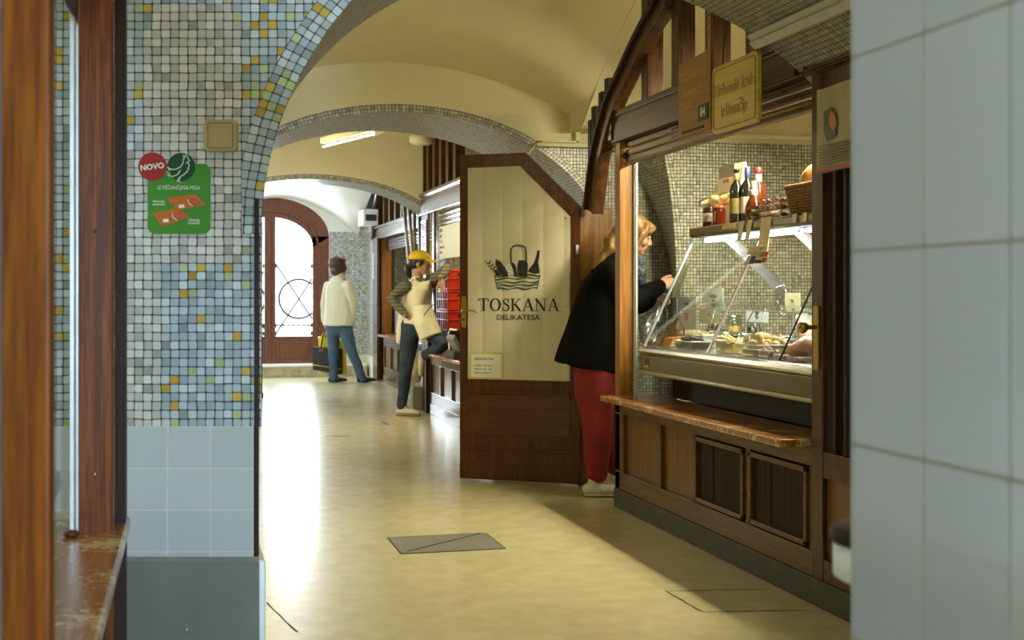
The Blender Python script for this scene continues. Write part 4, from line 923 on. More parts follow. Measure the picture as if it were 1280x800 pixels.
q = lp(288, 462); o = textobj('lettering', 'DELIKATESA', .049, M['logo_black'], d, (q[0], LY0, q[1]), sx=1.08)
# opening hours slip
q0, q1 = lp(34, 770), lp(210, 634)
t = thing('opening_hours_notice', 'small paper opening hours notice taped in yellow low on the glazed door', 'notice', FE, rz, world=False)
mb = MB(); mb.box(q0[0], q1[0], -.0155, -.0150, q0[1], q1[1]); mb.build('tape_backing', plain('tape_yellow', (.58, .52, .22), .5), t)
mb = MB(); mb.box(q0[0]+.012, q1[0]-.014, -.0162, -.0156, q0[1]+.010, q1[1]-.012); mb.build('paper', M['paper'], t)
q = lp(60, 672); textobj('lettering', 'DELOVNI ČAS', .021, M['ink'], t, (q[0], -.0164, q[1]), align='LEFT')
for k, s_ in enumerate(('PON-PET   7.00 - 18.00', 'SOBOTA   7.00 - 15.00', 'NEDELJA   ZAPRTO')):
    q = lp(60, 704+k*19); textobj('lettering', s_, .0125, M['ink'], t, (q[0], -.0164, q[1]), align='LEFT')
# handle
hx, hz = dpt(580, 390)
mb = MB(); 
pts = [(hx-.014, hz-.10), (hx+.014, hz-.10), (hx+.020, hz-.07), (hx+.020, hz+.07), (hx+.014, hz+.10), (hx-.014, hz+.10), (hx-.020, hz+.07), (hx-.020, hz-.07)]
mb.prism(pts, -.006, 0); hp2 = mb.build('handle_plate', M['brass'], d, bev=.002)
mb = MB(); mb.tube([(hx, -.006, hz+.005), (hx, -.04, hz+.005), (hx+.02, -.052, hz+.006), (hx+.06, -.054, hz+.012), (hx+.09, -.052, hz+.008), (hx+.105, -.048, hz-.002)], [.008, .008, .008, .007, .006, .005], n=8); mb.build('lever', M['brass'], hp2)
mb = MB(); mb.ell((hx, -.007, hz-.05), (.005, .003, .009), n=8, k=6); mb.build('keyhole', M['black'], hp2)
for px, py in ((590, 213), (708, 273), (709, 383), (590, 494), (709, 494)):
    q = dpt(px, py); mb = MB(); mb.ell((q[0], -.014, q[1]), (.004, .003, .004), n=8, k=6); mb.build('screw', M['darkgrey'], d)
# ------------------------------------------------------------------ stalls further along the hall
M['white_front'] = plain('white_front', (.60, .64, .66), .3, var=.04)
M['wood_gloss'] = wood('wood_gloss', (.05, .022, .012), (.11, .05, .028), 'y', rough=.2, coat=.7)
M['orange_wood'] = wood('orange_wood', (.30, .11, .02), (.42, .17, .03), 'z')
def counter(t, X, ya, yb, zs=.62, npan=4, kick='wood_gloss'):
    """base with sunk panels and a sill along y"""
    mb = MB(); mb.box(X-.006, X+.05, ya, yb, 0, .11); mb.build('kick_plate', M[kick], t, bev=.003)
    mb = MB(); mb.box(X, X+.04, ya, yb, .11, .22); mb.box(X, X+.04, ya, yb, .50, zs-.03)
    for k in range(npan+1):
        y = ya+(yb-ya-.06)*k/npan; mb.box(X, X+.04, y, y+.06, .22, .50)
    mb.build('frame', M['wood_gloss'], t, bev=.004)
    for k in range(npan):
        a_ = ya+(yb-ya-.06)*k/npan+.06; b_ = ya+(yb-ya-.06)*(k+1)/npan
        mb = MB(); mb.box(X+.02, X+.035, a_, b_, .22, .50); mb.build('panel', M['wood_gloss'] if k < npan-1 else M['wood_light'], t)
    mb = MB(); mb.box(X-.09, X+.12, ya, yb, zs-.03, zs); mb.build('sill', M['wood_sill'], t, bev=.006)
    mb = MB(); mb.box(X+.08, X+.11, ya, yb, 0, zs-.03); mb.build('back_board', M['wood_dark'], t)
# stall behind the glazed door
X2 = 2.36
t = thing('market_stall', 'wooden market stall seen behind the glazed door, with crates and a rolled shutter', 'market stall', (X2, 11.5, 0))
counter(t, X2, 10.0, 12.72, .62, 5)
mb = MB(); mb.box(X2, X2+.02, 12.72, 12.74, 0, .59); mb.box(X2-.03, X2+.30, 12.74, 12.78, 0, .60); mb.build('end_panel', M['wood_dark'], t)
mb = MB(); mb.box(X2-.02, X2+.02, 12.98, 13.09, 0, .58); mb.build('pilaster_base', M['wood_gloss'], t, bev=.004)
mb = MB(); mb.box(X2-.02, X2+.10, 9.9, 13.1, 2.03, 2.22); mb.box(X2-.045, X2+.02, 9.9, 13.1, 2.20, 2.235); mb.box(X2-.045, X2+.02, 9.9, 13.1, 2.01, 2.035); mb.build('beam', M['wood_gloss'], t, bev=.004)
for ya, yb, nm in ((12.76, 13.1, 'pilaster'), (12.42, 12.52, 'post')):
    mb = MB(); mb.box(X2-.01, X2+.012, ya, yb, .62 if nm == 'post' else .0, 2.01); mb.build(nm, M['wood'], t, bev=.004)
mb = MB()
for y in (12.80, 12.86, 12.93, 13.0, 13.05): mb.box(X2-.022, X2-.008, y, y+.018, 1.35, 1.93)
mb.box(X2-.024, X2-.008, 12.78, 13.08, 1.93, 1.96); mb.build('fluting', M['wood_gloss'], t, bev=.003)
mb = MB()
for k in range(5):
    z = 1.80+k*.046; mb.tube([(X2+.05, 9.9, z), (X2+.05, 12.42, z)], (.014, .025), n=8)
mb.build('roller_shutter', plain('shutter_shine', (.50, .42, .30), .18, .5), t)
for y in (13.13, 12.86, 12.52, 12.18, 11.84, 11.5):
    mb = MB(); mb.box(X2, X2+.09, y-.075, y+.04, 2.22, 3.2); mb.build('stud', M['wood'], t, bev=.004)
mb = MB(); mb.box(X2+.52, X2+.56, 11.0, 13.05, 1.44, 1.80); mb.build('back_panel', M['wood'], t)
mb = MB(); mb.box(X2+.6, X2+.64, 9.9, 13.1, 0, 2.3); mb.build('rear_wall', M['wood_dark'], t)
p0, p1 = onX(549, 284, X2+.02), onX(578, 320, X2+.02)
t2 = thing('price_notice', 'white printed price notice hanging in the shutter opening behind the glazed door', 'notice', (X2+.02, p1.y, p1.z))
mb = MB(); mb.box(X2+.02, X2+.024, p1.y-.1, p0.y, p1.z, p0.z); mb.build('sheet', M['paper'], t2)
for k, (s_, m_, sz) in enumerate((('KAVA', 'ink', .05), ('malica', 'ink', .045), ('Na žlico', 'tape_red', .045), ('enolončnica  3,00', 'ink', .032), ('juha  2,00', 'ink', .032))):
    textobj('lettering', s_, sz, M[m_], t2, (X2+.018, p0.y-.03, p0.z-.055-k*.05-(.0 if k < 3 else .005)), RX, align='LEFT')
# three stacked red crates
M['crate_red'] = plain('crate_red', (.62, .035, .014), .4, var=.05)
zb = .835
mb = MB(); mb.box(X2+.13, X2+.50, 12.40, 13.02, .0, zb-.002)
o = mb.build('storage_cabinet', M['wood_dark'], bev=.004); tag(o, 'dark low cabinet carrying the red crates inside the stall', 'cabinet')
labs = ['red plastic crate at the bottom of the stack behind the glazed door', 'red plastic crate in the middle of the stack behind the glazed door', 'red plastic crate on top of the stack behind the glazed door']
def crate(x0, x1, y0, y1, z0, z1, lab):
    t = thing('plastic_crate', lab, 'crate', ((x0+x1)/2, (y0+y1)/2, z0), group='red crates stacked in the stall')
    mb = MB(); w_ = .012; mb.box(x0, x1, y0, y1, z0, z0+w_)
    mb.box(x0, x0+w_, y0, y1, z0, z1); mb.box(x1-w_, x1, y0, y1, z0, z1); mb.box(x0, x1, y0, y0+w_, z0, z1); mb.box(x0, x1, y1-w_, y1, z0, z1); mb.build('shell', M['crate_red'], t, bev=.004)
    mb = MB()
    for z in (z0+.01, z0+(z1-z0)*.55, z1-.012): mb.box(x0-.010, x1+.004, y0-.010, y1+.010, z-.006, z+.006)
    for k in range(6):
        y = y0+(y1-y0)*k/5; mb.box(x0-.009, x0, y-.006, y+.006, z0, z1-.01)
    for k in range(4):
        x = x0+(x1-x0)*k/3; mb.box(x-.006, x+.006, y0-.009, y0, z0, z1-.01)
    mb.build('ribs', M['crate_red'], t, bev=.002)
    mb = MB(); mb.box(x0+.1, x0+.2, y0-.012, y0-.006, z1-.06, z1-.035); mb.build('hand_hole', M['black'], t)
hc = .205
for k in range(3): crate(X2+.14, X2+.49, 12.46, 13.0, zb+k*hc, zb+k*hc+hc-.003, labs[k])
# kitchen scale in front of the crates
q = onX(572, 437, X2+.05); sy = q.y
t = thing('weighing_scale', 'grey weighing scale on the sill behind the glazed door', 'scale', (X2+.06, sy, .62))
mb = MB(); mb.box(X2-.06, X2+.02, sy-.35, sy+.0, .621, .69); mb.build('base', M['darkgrey'], t, bev=.01)
mb = MB(); mb.obox((X2-.02, sy-.18, .76), (.012, 0, .02), (0, .16, 0), (-.035, 0, .06)); mb.build('housing', M['galv'], t, bev=.01)
mb = MB(); mb.tube([(X2-.03, sy-.02, .69), (X2-.03, sy+.02, .84), (X2-.03, sy-.06, .88), (X2-.02, sy-.3, .88)], .010, n=8); mb.build('arm', M['white'], t)
# stall at the far end
X3 = 2.62
t = thing('market_stall', 'market stall nearest the street door, orange-lit post, white counter and open hatch', 'market stall', (X3, 16.2, 0))
mb = MB()
counter(t, X3-.04, 13.9, onX(474, 350, X3-.1).y, .66, 6)
mb = MB(); mb.box(X3-.02, X3+.1, 13.75, 18.4, 1.99, 2.15); mb.box(X3-.05, X3, 13.75, 18.4, 2.13, 2.16); mb.box(X3-.05, X3, 13.75, 18.4, 1.97, 2.0); mb.build('beam', M['wood_gloss'], t, bev=.004)
def yx(px, X=X3): return onX(px, 350, X).y
mb = MB(); mb.box(X3-.02, X3+.08, yx(474.5), 18.4, 0, 1.97); mb.build('pilaster', M['wood_gloss'], t, bev=.004)
mb = MB(); mb.box(X3+.0, X3+.14, yx(477)-.03, yx(477)+.05, .66, 1.97); mb.build('post', M['orange_wood'], t, bev=.003)
mb = MB(); mb.box(X3+.14, X3+.17, yx(477)-.06, yx(477)-.02, .66, 1.97); mb.build('post_edge', M['black'], t)
mb = MB()
for k in range(4): mb.tube([(X3+.05, 13.9, 1.82+k*.04), (X3+.05, 17.6, 1.82+k*.04)], (.012, .022), n=6)
mb.build('roller_shutter', M['wood_gloss'], t)
for k in range(9):
    y = 14.1+k*.5; mb = MB(); mb.box(X3, X3+.08, y-.06, y+.06, 2.15, 3.0); mb.build('stud', M['wood'], t, bev=.003)
mb = MB(); mb.tube([(X3-.03, 18.38, 2.0), (X3-.06, 18.1, 2.35), (X3-.06, 17.7, 2.62), (X3-.06, 17.2, 2.8)], (.04, .03), n=6); mb.build('arched_timber', M['wood_gloss'], t)
mb = MB(); mb.box(X3+.62, X3+.66, 13.9, 18.9, 0, 3.0); mb.build('rear_wall', mosaic('mosaic_stallfar', .03, [(0, (.60, .56, .40)), (.4, (.50, .47, .33)), (.7, (.66, .62, .46)), (.9, (.42, .40, .3))], (.12, .11, .08), gap=.07), t)
mb = MB(); mb.box(X3+.16, X3+.5, 14.2, 17.6, .66, .98); mb.build('white_cabinet', M['white_front'], t, bev=.01)
# curved white glass chest in the hatch
t = thing('chest_cooler', 'small white curved glass cooler inside the far stall hatch', 'cooler', (X3+.3, 16.4, .98))
mb = MB(); mb.prism([(X3+.18, .982), (X3+.18, 1.03), (X3+.48, 1.03), (X3+.48, .982)], 15.4, 17.3); mb.build('tray', M['white'], t, bev=.006)
mb = MB()
for y in (15.45, 16.35, 17.25): mb.tube([(X3+.19, y, 1.03), (X3+.22, y, 1.15), (X3+.30, y, 1.24), (X3+.44, y, 1.28)], .016, n=8)
mb.build('frame', M['orange_wood'], t)
mb = MB(); pr = [(X3+.19, 1.03), (X3+.22, 1.15), (X3+.30, 1.24), (X3+.44, 1.28)]
for a_, b_ in zip(pr, pr[1:]): mb.face([(a_[0], 15.45, a_[1]), (a_[0], 17.25, a_[1]), (b_[0], 17.25, b_[1]), (b_[0], 15.45, b_[1])])
mb.build('glass', M['glass'], t)
# open door leaf of the far stall and its folded shutters
t = thing('door_leaf', 'narrow wooden door leaf standing open beside the street-end stall, pale handle', 'door', (2.50, 18.2, 0))
xa = yx(470, 2.56)
mb = MB(); mb.box(2.53, 2.565, xa-.30, xa+.10, .01, 1.98); mb.build('leaf', M['wood_gloss'], t, bev=.005)
mb = MB(); mb.box(2.521, 2.53, xa-.02, xa+.04, 1.42, 1.78); mb.build('notice_strip', M['white_front'], t)
mb = MB(); mb.tube([(2.53, xa-.2, 1.07), (2.48, xa-.2, 1.07), (2.48, xa-.08, 1.07)], .012, n=8); mb.build('handle', M['white'], t)
t = thing('folding_shutter', 'dark glossy wooden shutters folded together in the gap beside the yellow-capped worker', 'shutter', (2.6, 13.9, 0))
for k in range(4):
    a_ = onY(505+k*6.5, 262+k*2, 13.95+k*.02); b_ = onY(517+k*4.2, 345, 13.95+k*.02); b_.z = 1.0; a_.z += .05
    if k > 1: b_ = a_+Vector((.02, 0, 1.0-a_.z))
    mb = MB(); mb.bar(a_, b_, .05, .03, side=(0, 1, 0)); mb.build('shutter_panel', M['wood_gloss'], t, bev=.004)
    mb = MB(); mb.bar(a_+Vector((-.02, -.03, 0)), b_+Vector((-.02, -.03, 0)), .01, .012, side=(0, 1, 0)); mb.build('bright_edge', M['alu'], t)
mb = MB(); mb.box(2.63, 2.75, 13.72, 13.86, 0, 1.97); mb.build('dark_post', M['wood_dark'], t, bev=.004)
mb = MB(); mb.box(2.50, 2.60, 13.75, 13.85, 0, 1.0); mb.build('lower_post', M['wood_dark'], t, bev=.004)
# pale sack hanging behind the worker
def blobmesh(mb, vox, smooth=4, amp=0, freq=10, name='tmp', stretch=(1, 1, 1)):
    me = bpy.data.meshes.new(name); me.from_pydata(mb.v, [], mb.f); o = bpy.data.objects.new(name, me); C.objects.link(o)
    r = o.modifiers.new('r', 'REMESH'); r.mode = 'VOXEL'; r.voxel_size = vox; r.use_smooth_shade = True
    if smooth: s_ = o.modifiers.new('s', 'SMOOTH'); s_.iterations = smooth; s_.factor = .5
    bpy.context.view_layer.update(); dg = bpy.context.evaluated_depsgraph_get(); m2 = bpy.data.meshes.new_from_object(o.evaluated_get(dg))
    bpy.data.objects.remove(o); bpy.data.meshes.remove(me)
    if amp:
        ns = [v.normal.copy() for v in m2.vertices]
        for v, n_ in zip(m2.vertices, ns):
            q = Vector((v.co.x*stretch[0], v.co.y*stretch[1], v.co.z*stretch[2]))*freq
            v.co += n_*amp*(noise.noise(q)+.5*noise.noise(q*2.1))
    for p in m2.polygons: p.use_smooth = True
    return m2
def blob(name, mb, mat, parent, vox=.01, smooth=4, amp=0, freq=10, stretch=(1, 1, 1), label=None):
    me = blobmesh(mb, vox, smooth, amp, freq, name, stretch); me.name = name; me.materials.clear(); me.materials.append(mat)
    o = bpy.data.objects.new(name, me); C.objects.link(o)
    if parent is not None:
        o.parent = parent
        if parent.get('_w'): o.location = -parent.location
    else:
        xs = [v.co for v in me.vertices]; off = Vector((sum(v.x for v in xs)/len(xs), sum(v.y for v in xs)/len(xs), min(v.z for v in xs)))
        for v in me.vertices: v.co -= off
        o.location = off
    if label: o['label'] = label
    return o
mb = MB(); a_ = P(521, 450, 13.5); b_ = P(520.5, 474, 13.5)
mb.tube([a_+Vector((0, 0, .05)), a_.lerp(b_, .4), b_.lerp(a_, .15), b_], [(.03, .03), (.05, .05), (.06, .05), (.045, .04)], side=(1, 0, 0))
o = blob('cloth_sack', mb, plain('sackcloth', (.42, .38, .24), .8), None, .012, 3, .02, 9); tag(o, 'pale cloth sack hanging low behind the worker in the apron', 'sack')
mb = MB(); q = P(520.5, 492, 13.35); mb.box(q.x-.05, q.x+.05, q.y-.06, q.y+.08, 0.0, .24); o = mb.build('floor_bin', plain('bin', (.20, .19, .12), .6), bev=.01); tag(o, 'low olive bin on the floor under the cloth sack', 'bin')

# ------------------------------------------------------------------ left foreground stall window
t = thing('market_stall', 'wooden stall window close on the left with an orange-brown post and worn sill', 'market stall', (-.2, 2.4, 0))
XL = -.143
ysill = onZ(163, 645, .63).y
mb = MB(); mb.box(-.345, XL, .5, ysill, .598, .63); mb.build('sill', M['wood_sill'], t, bev=.008)
mb = MB(); mb.box(-.30, XL-.05, .5, ysill+.03, .0, .598); mb.build('counter_front', M['wood_dark'], t)
# near post
pa_, pb_ = P(5, 400, 1.45), P(65, 400, 1.45)
mb = MB(); rr = Vector((CT, -ST, 0)); ff = Vector((ST, CT, 0)); cc = (pa_+pb_)/2; hw = (pb_-pa_).length/2
mb.obox((cc.x, cc.y+.004, 1.55), rr*hw, ff*.010, (0, 0, 1.45)); mb.build('near_post', M['wood_near'], t, bev=.003)
mb = MB(); q = P(1.5, 400, 1.46); mb.obox((q.x, q.y, 1.55), rr*.0032, ff*.02, (0, 0, 1.45)); mb.build('window_track', M['alu'], t)
q0, q1 = Vector((.034, -.5, 1.80)), Vector((.534, -.5, 1.27))
mb = MB(); mb.bar(q0, q1, .13, .03, side=(.7, 0, .7)); mb.build('shadow_brace', M['wood_dark'], t)  # unseen bar added behind the camera to throw a shadow band on the pillar
mb = MB(); mb.box(-.02, .06, -.53, -.47, 1.74, 2.9); mb.build('shadow_brace_post', M['wood_dark'], t)  # added only to carry the unseen shadow bar
# far post and metal track
pa_, pb_ = onY(98, 400, 3.22), onY(140, 400, 3.22)
mb = MB(); mb.box(pa_.x, pb_.x, 3.22, 3.30, .0, 2.9); mb.build('far_post', M['wood_near'], t, bev=.003)
mb = MB(); mb.box(pb_.x, pb_.x+.026, 3.32, 3.42, .0, 2.9); mb.build('post_return', M['wood_dark'], t)
pc_, pd_ = onY(88, 400, 3.2), onY(97.5, 400, 3.2)
mb = MB(); mb.box(pc_.x, pc_.x+.010, 3.18, 3.21, .63, 1.93); mb.box(pc_.x+.012, pd_.x+.001, 3.20, 3.24, .63, 1.93); mb.build('metal_track', plain('track', (.62, .66, .70), .35, .3), t, bev=.001)
q0, q1 = onY(80, 0, 3.1), onY(95, 24, 3.1); mb = MB(); mb.add([(q0.x, 3.08, 2.0), (q0.x, 3.08, q0.z), (q1.x, 3.08, q1.z), (q1.x+.004, 3.08, 2.0), (q0.x, 3.16, 2.0), (q0.x, 3.16, q0.z), (q1.x, 3.16, q1.z), (q1.x+.004, 3.16, 2.0)], [(0, 1, 2, 3), (7, 6, 5, 4), (0, 4, 5, 1), (1, 5, 6, 2), (2, 6, 7, 3), (3, 7, 4, 0)])
mb.build('head_bracket', M['wood_dark'], t)
q = onY(119, 289, 3.215); mb = MB(); mb.ell(q, (.0045, .003, .0045), n=10, k=6); mb.build('screw', M['darkgrey'], t)
q = onY(118.5, 593, 3.215); mb = MB(); mb.ell(q, (.0045, .003, .006), n=10, k=6); mb.build('screw', M['brass'], t)
q = onZ(104, 640, .63); mb = MB(); mb.lathe([(.010, 0), (.018, .004), (.017, .012), (.008, .016)], (q.x, 3.17, .63), 16); mb.build('wooden_stop', M['wood'], t)
# window glass and inner board seen past the sill
mb = MB(); mb.face([(-.30, 1.5, .63), (-.30, 3.2, .63), (-.30, 3.2, 2.2), (-.30, 1.5, 2.2)]); mb.build('window_glass', M['glass'], t)
mb = MB(); mb.tube([(-.36, 3.3, .60), (-.345, 3.3, .70), (-.33, 3.35, .74)], .03, n=8); mb.build('inner_curve', M['alu'], t)

# ------------------------------------------------------------------ things on the pillar
sc_ = 3.66/1600
def face_thing(name, label, cat, px, py, px0=None):
    x_, z_ = pil(px, py); return thing(name, label, cat, Vector(fpt(x_, z_)), -math.atan(.253), world=False), (px, py)
def FS(c, s=None): 
    k = 3.60/1600
    return lambda x, y: ((x-c[0])*k, -(y-c[1])*k)
t, c_ = face_thing('electric_box', 'square cream plastic electrical cover on the mosaic pillar', 'electrical box', 277, 170)
f_ = FS(c_)
def rr2(x0, x1, z0, z1, r, n=5):
    pts = []
    for cx, cz, a0 in ((x1-r, z1-r, 0), (x0+r, z1-r, pi/2), (x0+r, z0+r, pi), (x1-r, z0+r, 3*pi/2)):
        for k in range(n+1): an = a0+pi/2*k/n; pts.append((cx+r*cos(an), cz+r*sin(an)))
    return pts
M['box_cream'] = plain('box_cream', (.42, .31, .13), .45, var=.05)
a_, b_ = f_(257, 190), f_(298, 151); mb = MB(); mb.prism(rr2(a_[0], b_[0], a_[1], b_[1], .012), -.022, -.0); mb.build('cover', M['box_cream'], t, bev=.003)
a_, b_ = f_(262, 186), f_(293, 155); mb = MB(); pts = rr2(a_[0], b_[0], a_[1], b_[1], .006); mb.tube([(p[0], -.0225, p[1]) for p in pts], .0009, closed=True, n=5); mb.build('groove', plain('box_groove', (.12, .08, .03), .6), t)
# green advertising sticker
M['st_green'] = plain('st_green', (.055, .24, .018), .35, var=.05); M['st_dark'] = plain('st_dark', (.008, .06, .02), .35); M['st_red'] = plain('st_red', (.36, .012, .02), .35, var=.03)
M['st_white'] = plain('st_white', (.75, .78, .72), .4); M['st_orange'] = plain('st_orange', (.55, .13, .015), .4, var=.2, scale=90); M['st_meat'] = plain('st_meat', (.48, .10, .05), .4, var=.4, scale=150)
t, c_ = face_thing('sticker', 'green rounded advertising sticker with a hen outline and a red NOVO badge on the mosaic', 'sticker', 224, 245)
f_ = FS(c_)
a_, b_ = f_(185, 292.5), f_(263.5, 205); mb = MB(); mb.prism(rr2(a_[0], b_[0], a_[1], b_[1], .022, 8), -.0042, -.0008); mb.build('green_field', M['st_green'], t)
def disc(x, y, r, d0, d1, n=40, wob=0): return [(f_(x, y)[0]+(r*sc_)*(1+wob*(k % 2))*cos(2*pi*k/n), f_(x, y)[1]+(r*sc_)*(1+wob*(k % 2))*sin(2*pi*k/n)) for k in range(n)]
mb = MB(); mb.prism(disc(227, 209, 17.3, 0, 0), -.0052, -.0044); mb.build('dark_roundel', M['st_dark'], t)
mb = MB(); mb.prism(disc(191.5, 208.5, 17.2, 0, 0, 56, .035), -.0060, -.0054); rb = mb.build('red_badge', M['st_red'], t)
o = textobj('badge_lettering', 'NOVO', .0225, M['st_white'], t, (f_(191.5, 208)[0], -.0064, f_(191.5, 212)[1]), Matrix.Rotation(pi/2, 3, 'X') @ Matrix.Rotation(radians(7), 3, 'Z'), bold=.0006)
def fp(*q): return [f_(q[i], q[i+1]) for i in range(0, len(q), 2)]
mb = MB(); W_ = .0024
mb.stroke(fp(210, 209, 214, 212, 220, 212, 226, 209, 229, 205, 230, 200, 231, 197, 233, 196), W_, -.0060, -.0054)
mb.stroke(fp(236, 203, 237, 208, 235, 214, 230, 219, 226, 221, 222, 227), W_, -.0061, -.0054)
mb.stroke(fp(210, 219, 217, 221, 223, 218, 226, 213), W_, -.0062, -.0054); mb.stroke(fp(210, 209, 213, 214, 209, 215, 214, 218, 210, 219), W_*.8, -.0059, -.0054)
mb.stroke(fp(229, 197, 230, 194, 232, 196, 233, 193, 235, 196, 236, 199, 238, 201, 235, 203, 233, 205), W_*.8, -.0063, -.0054); mb.stroke(fp(226, 221, 224, 228, 227, 228), W_*.8, -.0058, -.0054)
mb.build('hen_outline', M['st_white'], t)
textobj('heading', 'IZ PIŠČANČJEGA MESA', .0148, M['st_white'], t, (f_(224, 0)[0], -.0046, f_(0, 237)[1]), sx=.80)
textobj('caption', 'Piščančje\npleskavice', .0085, M['st_white'], t, (f_(199, 0)[0], -.0046, f_(0, 253)[1]), bold=.0001)
textobj('caption', 'Piščančji\nčevapčiči', .0085, M['st_white'], t, (f_(243, 0)[0], -.0046, f_(0, 276.5)[1]), bold=.0001)
for k, q in enumerate(((209, 248, 245, 243, 258, 256, 222, 263), (191, 266, 224, 261, 238, 271, 203, 283))):
    mb = MB(); mb.prism(fp(*q), -.0054-.0004*k, -.0044); pk = mb.build('food_tray_picture', M['st_orange'], t)
    cx, cy = (q[0]+q[2]+q[4]+q[6])/4, (q[1]+q[3]+q[5]+q[7])/4
    mb = MB(); mb.prism(fp(cx+2, cy-3, cx+12, cy-5, cx+19, cy+2, cx+8, cy+5), -.0062, -.0056); mb.build('meat_picture', M['st_meat'], pk)
    mb = MB(); mb.stroke(fp(cx+2, cy-3, cx+3, cy+2, cx+8, cy+5), .002, -.0064, -.0056); mb.prism(fp(cx-10, cy+4, cx-3, cy+3, cx-2, cy+7, cx-9, cy+8), -.0063, -.0056); mb.build('label_picture', M['st_white'], pk)
# ------------------------------------------------------------------ goods on and in the display case
HT = 1.5725
def pk(px, X): return onX(px, 300, X).y
M['wine_glass'] = plain('wine_glass', (.012, .014, .008), .12, spec=.7); M['label_white'] = plain('label_white', (.46, .44, .38), .5)
M['label_yellow'] = plain('label_yellow', (.22, .19, .06), .5); M['blue_foil'] = plain('blue_foil', (.03, .06, .22), .35); M['amber'] = plain('amber', (.11, .022, .006), .15, spec=.6)
M['choc'] = plain('choc', (.035, .016, .010), .25); M['red_sauce'] = plain('red_sauce', (.15, .016, .008), .2); M['cap_red'] = plain('cap_red', (.5, .02, .02), .4)
M['clear'] = glassmat('clear', (.88, .88, .86), .35, .08); M['dried_tomato'] = plain('dried_tomato', (.22, .035, .012), .35, var=.6, scale=60, bump=.8)
M['wicker'] = plain('wicker', (.20, .11, .03), .7, var=.5, scale=70, bump=.8); M['crust'] = plain('crust', (.34, .18, .045), .6, var=.3, scale=22, bump=.3)
M['bun'] = plain('bun', (.66, .46, .18), .5, var=.15)
def bottle(name, lab, x, y, r, h, neck, mats, prof=None, labz=None, foil=None, group=None, z=HT, lab2=None):
    t = thing(name, lab, 'bottle', (x, y, z), group=group)
    pr = prof or [(r*.8, 0), (r, .006), (r, h*.60), (r*.86, h*.68), (r*.36, h*.78), (neck, h*.82), (neck, h*.97), (neck*1.15, h*.975), (neck*1.15, h), (neck*.7, h)]
    mb = MB(); mb.lathe(pr, (x, y, z), 24); mb.build('glass', M[mats[0]], t)
    if labz: mb = MB(); mb.lathe([(r*1.01, labz[0]), (r*1.015, labz[0]+.001), (r*1.015, labz[1]-.001), (r*1.01, labz[1])], (x, y, z), 24); mb.build('label', M[mats[1]], t)
    if foil: mb = MB(); mb.lathe([(neck*1.12, foil[0]), (neck*1.18, foil[0]+.002), (neck*1.2, foil[1]), (neck*.5, foil[1]+.002)], (x, y, z), 16); mb.build('cap', M[mats[2]], t)
    if lab2: mb = MB(); mb.lathe([(lab2[2], lab2[0]), (lab2[2]+.0006, lab2[0]+.001), (lab2[2]+.0006, lab2[1])], (x, y, z), 20); mb.build('neck_label', M[mats[3]], t)
    return t
G = 'bottles on top of the display case'
def yon(px, X): return pk(px, X)
# nutty chocolate spread jar and red jar
x = 2.84; y = yon(886, x)
t = thing('spread_jar', 'dark brown rounded jar with a pale label, farthest item on the case top', 'jar', (x, y, HT))
mb = MB(); mb.lathe([(.036, 0), (.042, .006), (.043, .05), (.042, .088), (.036, .10), (.034, .115), (.0, .116)], (x, y, HT), 24, sx=.8, sy=1.1); mb.build('body', M['choc'], t)
mb = MB(); mb.lathe([(.0436, .035), (.044, .036), (.044, .082), (.0436, .083)], (x, y, HT), 24, sx=.8, sy=1.1); mb.build('label', plain('jarlabel', (.62, .56, .5), .4, var=.7, scale=45), t)
x = 2.80; y = yon(899, x)
t = thing('sauce_jar', 'red sauce jar with an orange lid beside the dark brown jar', 'jar', (x, y, HT))
mb = MB(); mb.lathe([(.034, 0), (.037, .005), (.037, .082), (.033, .092)], (x, y, HT), 24); mb.build('body', M['red_sauce'], t)
mb = MB(); mb.lathe([(.036, .093), (.037, .095), (.037, .108), (.0, .109)], (x, y, HT), 24); mb.build('lid', plain('lidor', (.5, .12, .02), .35), t)
mb = MB(); mb.box(x-.0385, x-.036, y-.034, y-.012, HT+.02, HT+.075); mb.build('side_label', M['label_yellow'], t)
# bag of small breads lying on the two jars
x = 2.83; a_, b_ = yon(880, x), yon(913, x)
t = thing('bread_bag', 'clear bag of small pale rolls lying on the two jars', 'bag of bread', (x, (a_+b_)/2, HT+.118))
for k in range(6):
    mb = MB(); f_k = k/5; mb.tube([(x-.02+.02*(k % 2), a_-.03+(b_-a_-.0)*f_k*.9, HT+.137+.012*(k % 3)), (x+.03, a_-.05+(b_-a_)*f_k*.9, HT+.145+.012*((k+1) % 3))], [.016, .014], n=8); mb.build('roll', M['bun'], t)
mb = MB(); mb.tube([(x, a_+.04, HT+.125), (x, a_, HT+.14), (x, (a_+b_)/2, HT+.152), (x, b_-.02, HT+.148), (x, b_-.045, HT+.14)], [(.02, .006), (.035, .026), (.05, .036), (.04, .028), (.02, .01)], side=(1, 0, 0), n=14); mb.build('wrapper', M['clear'], t)
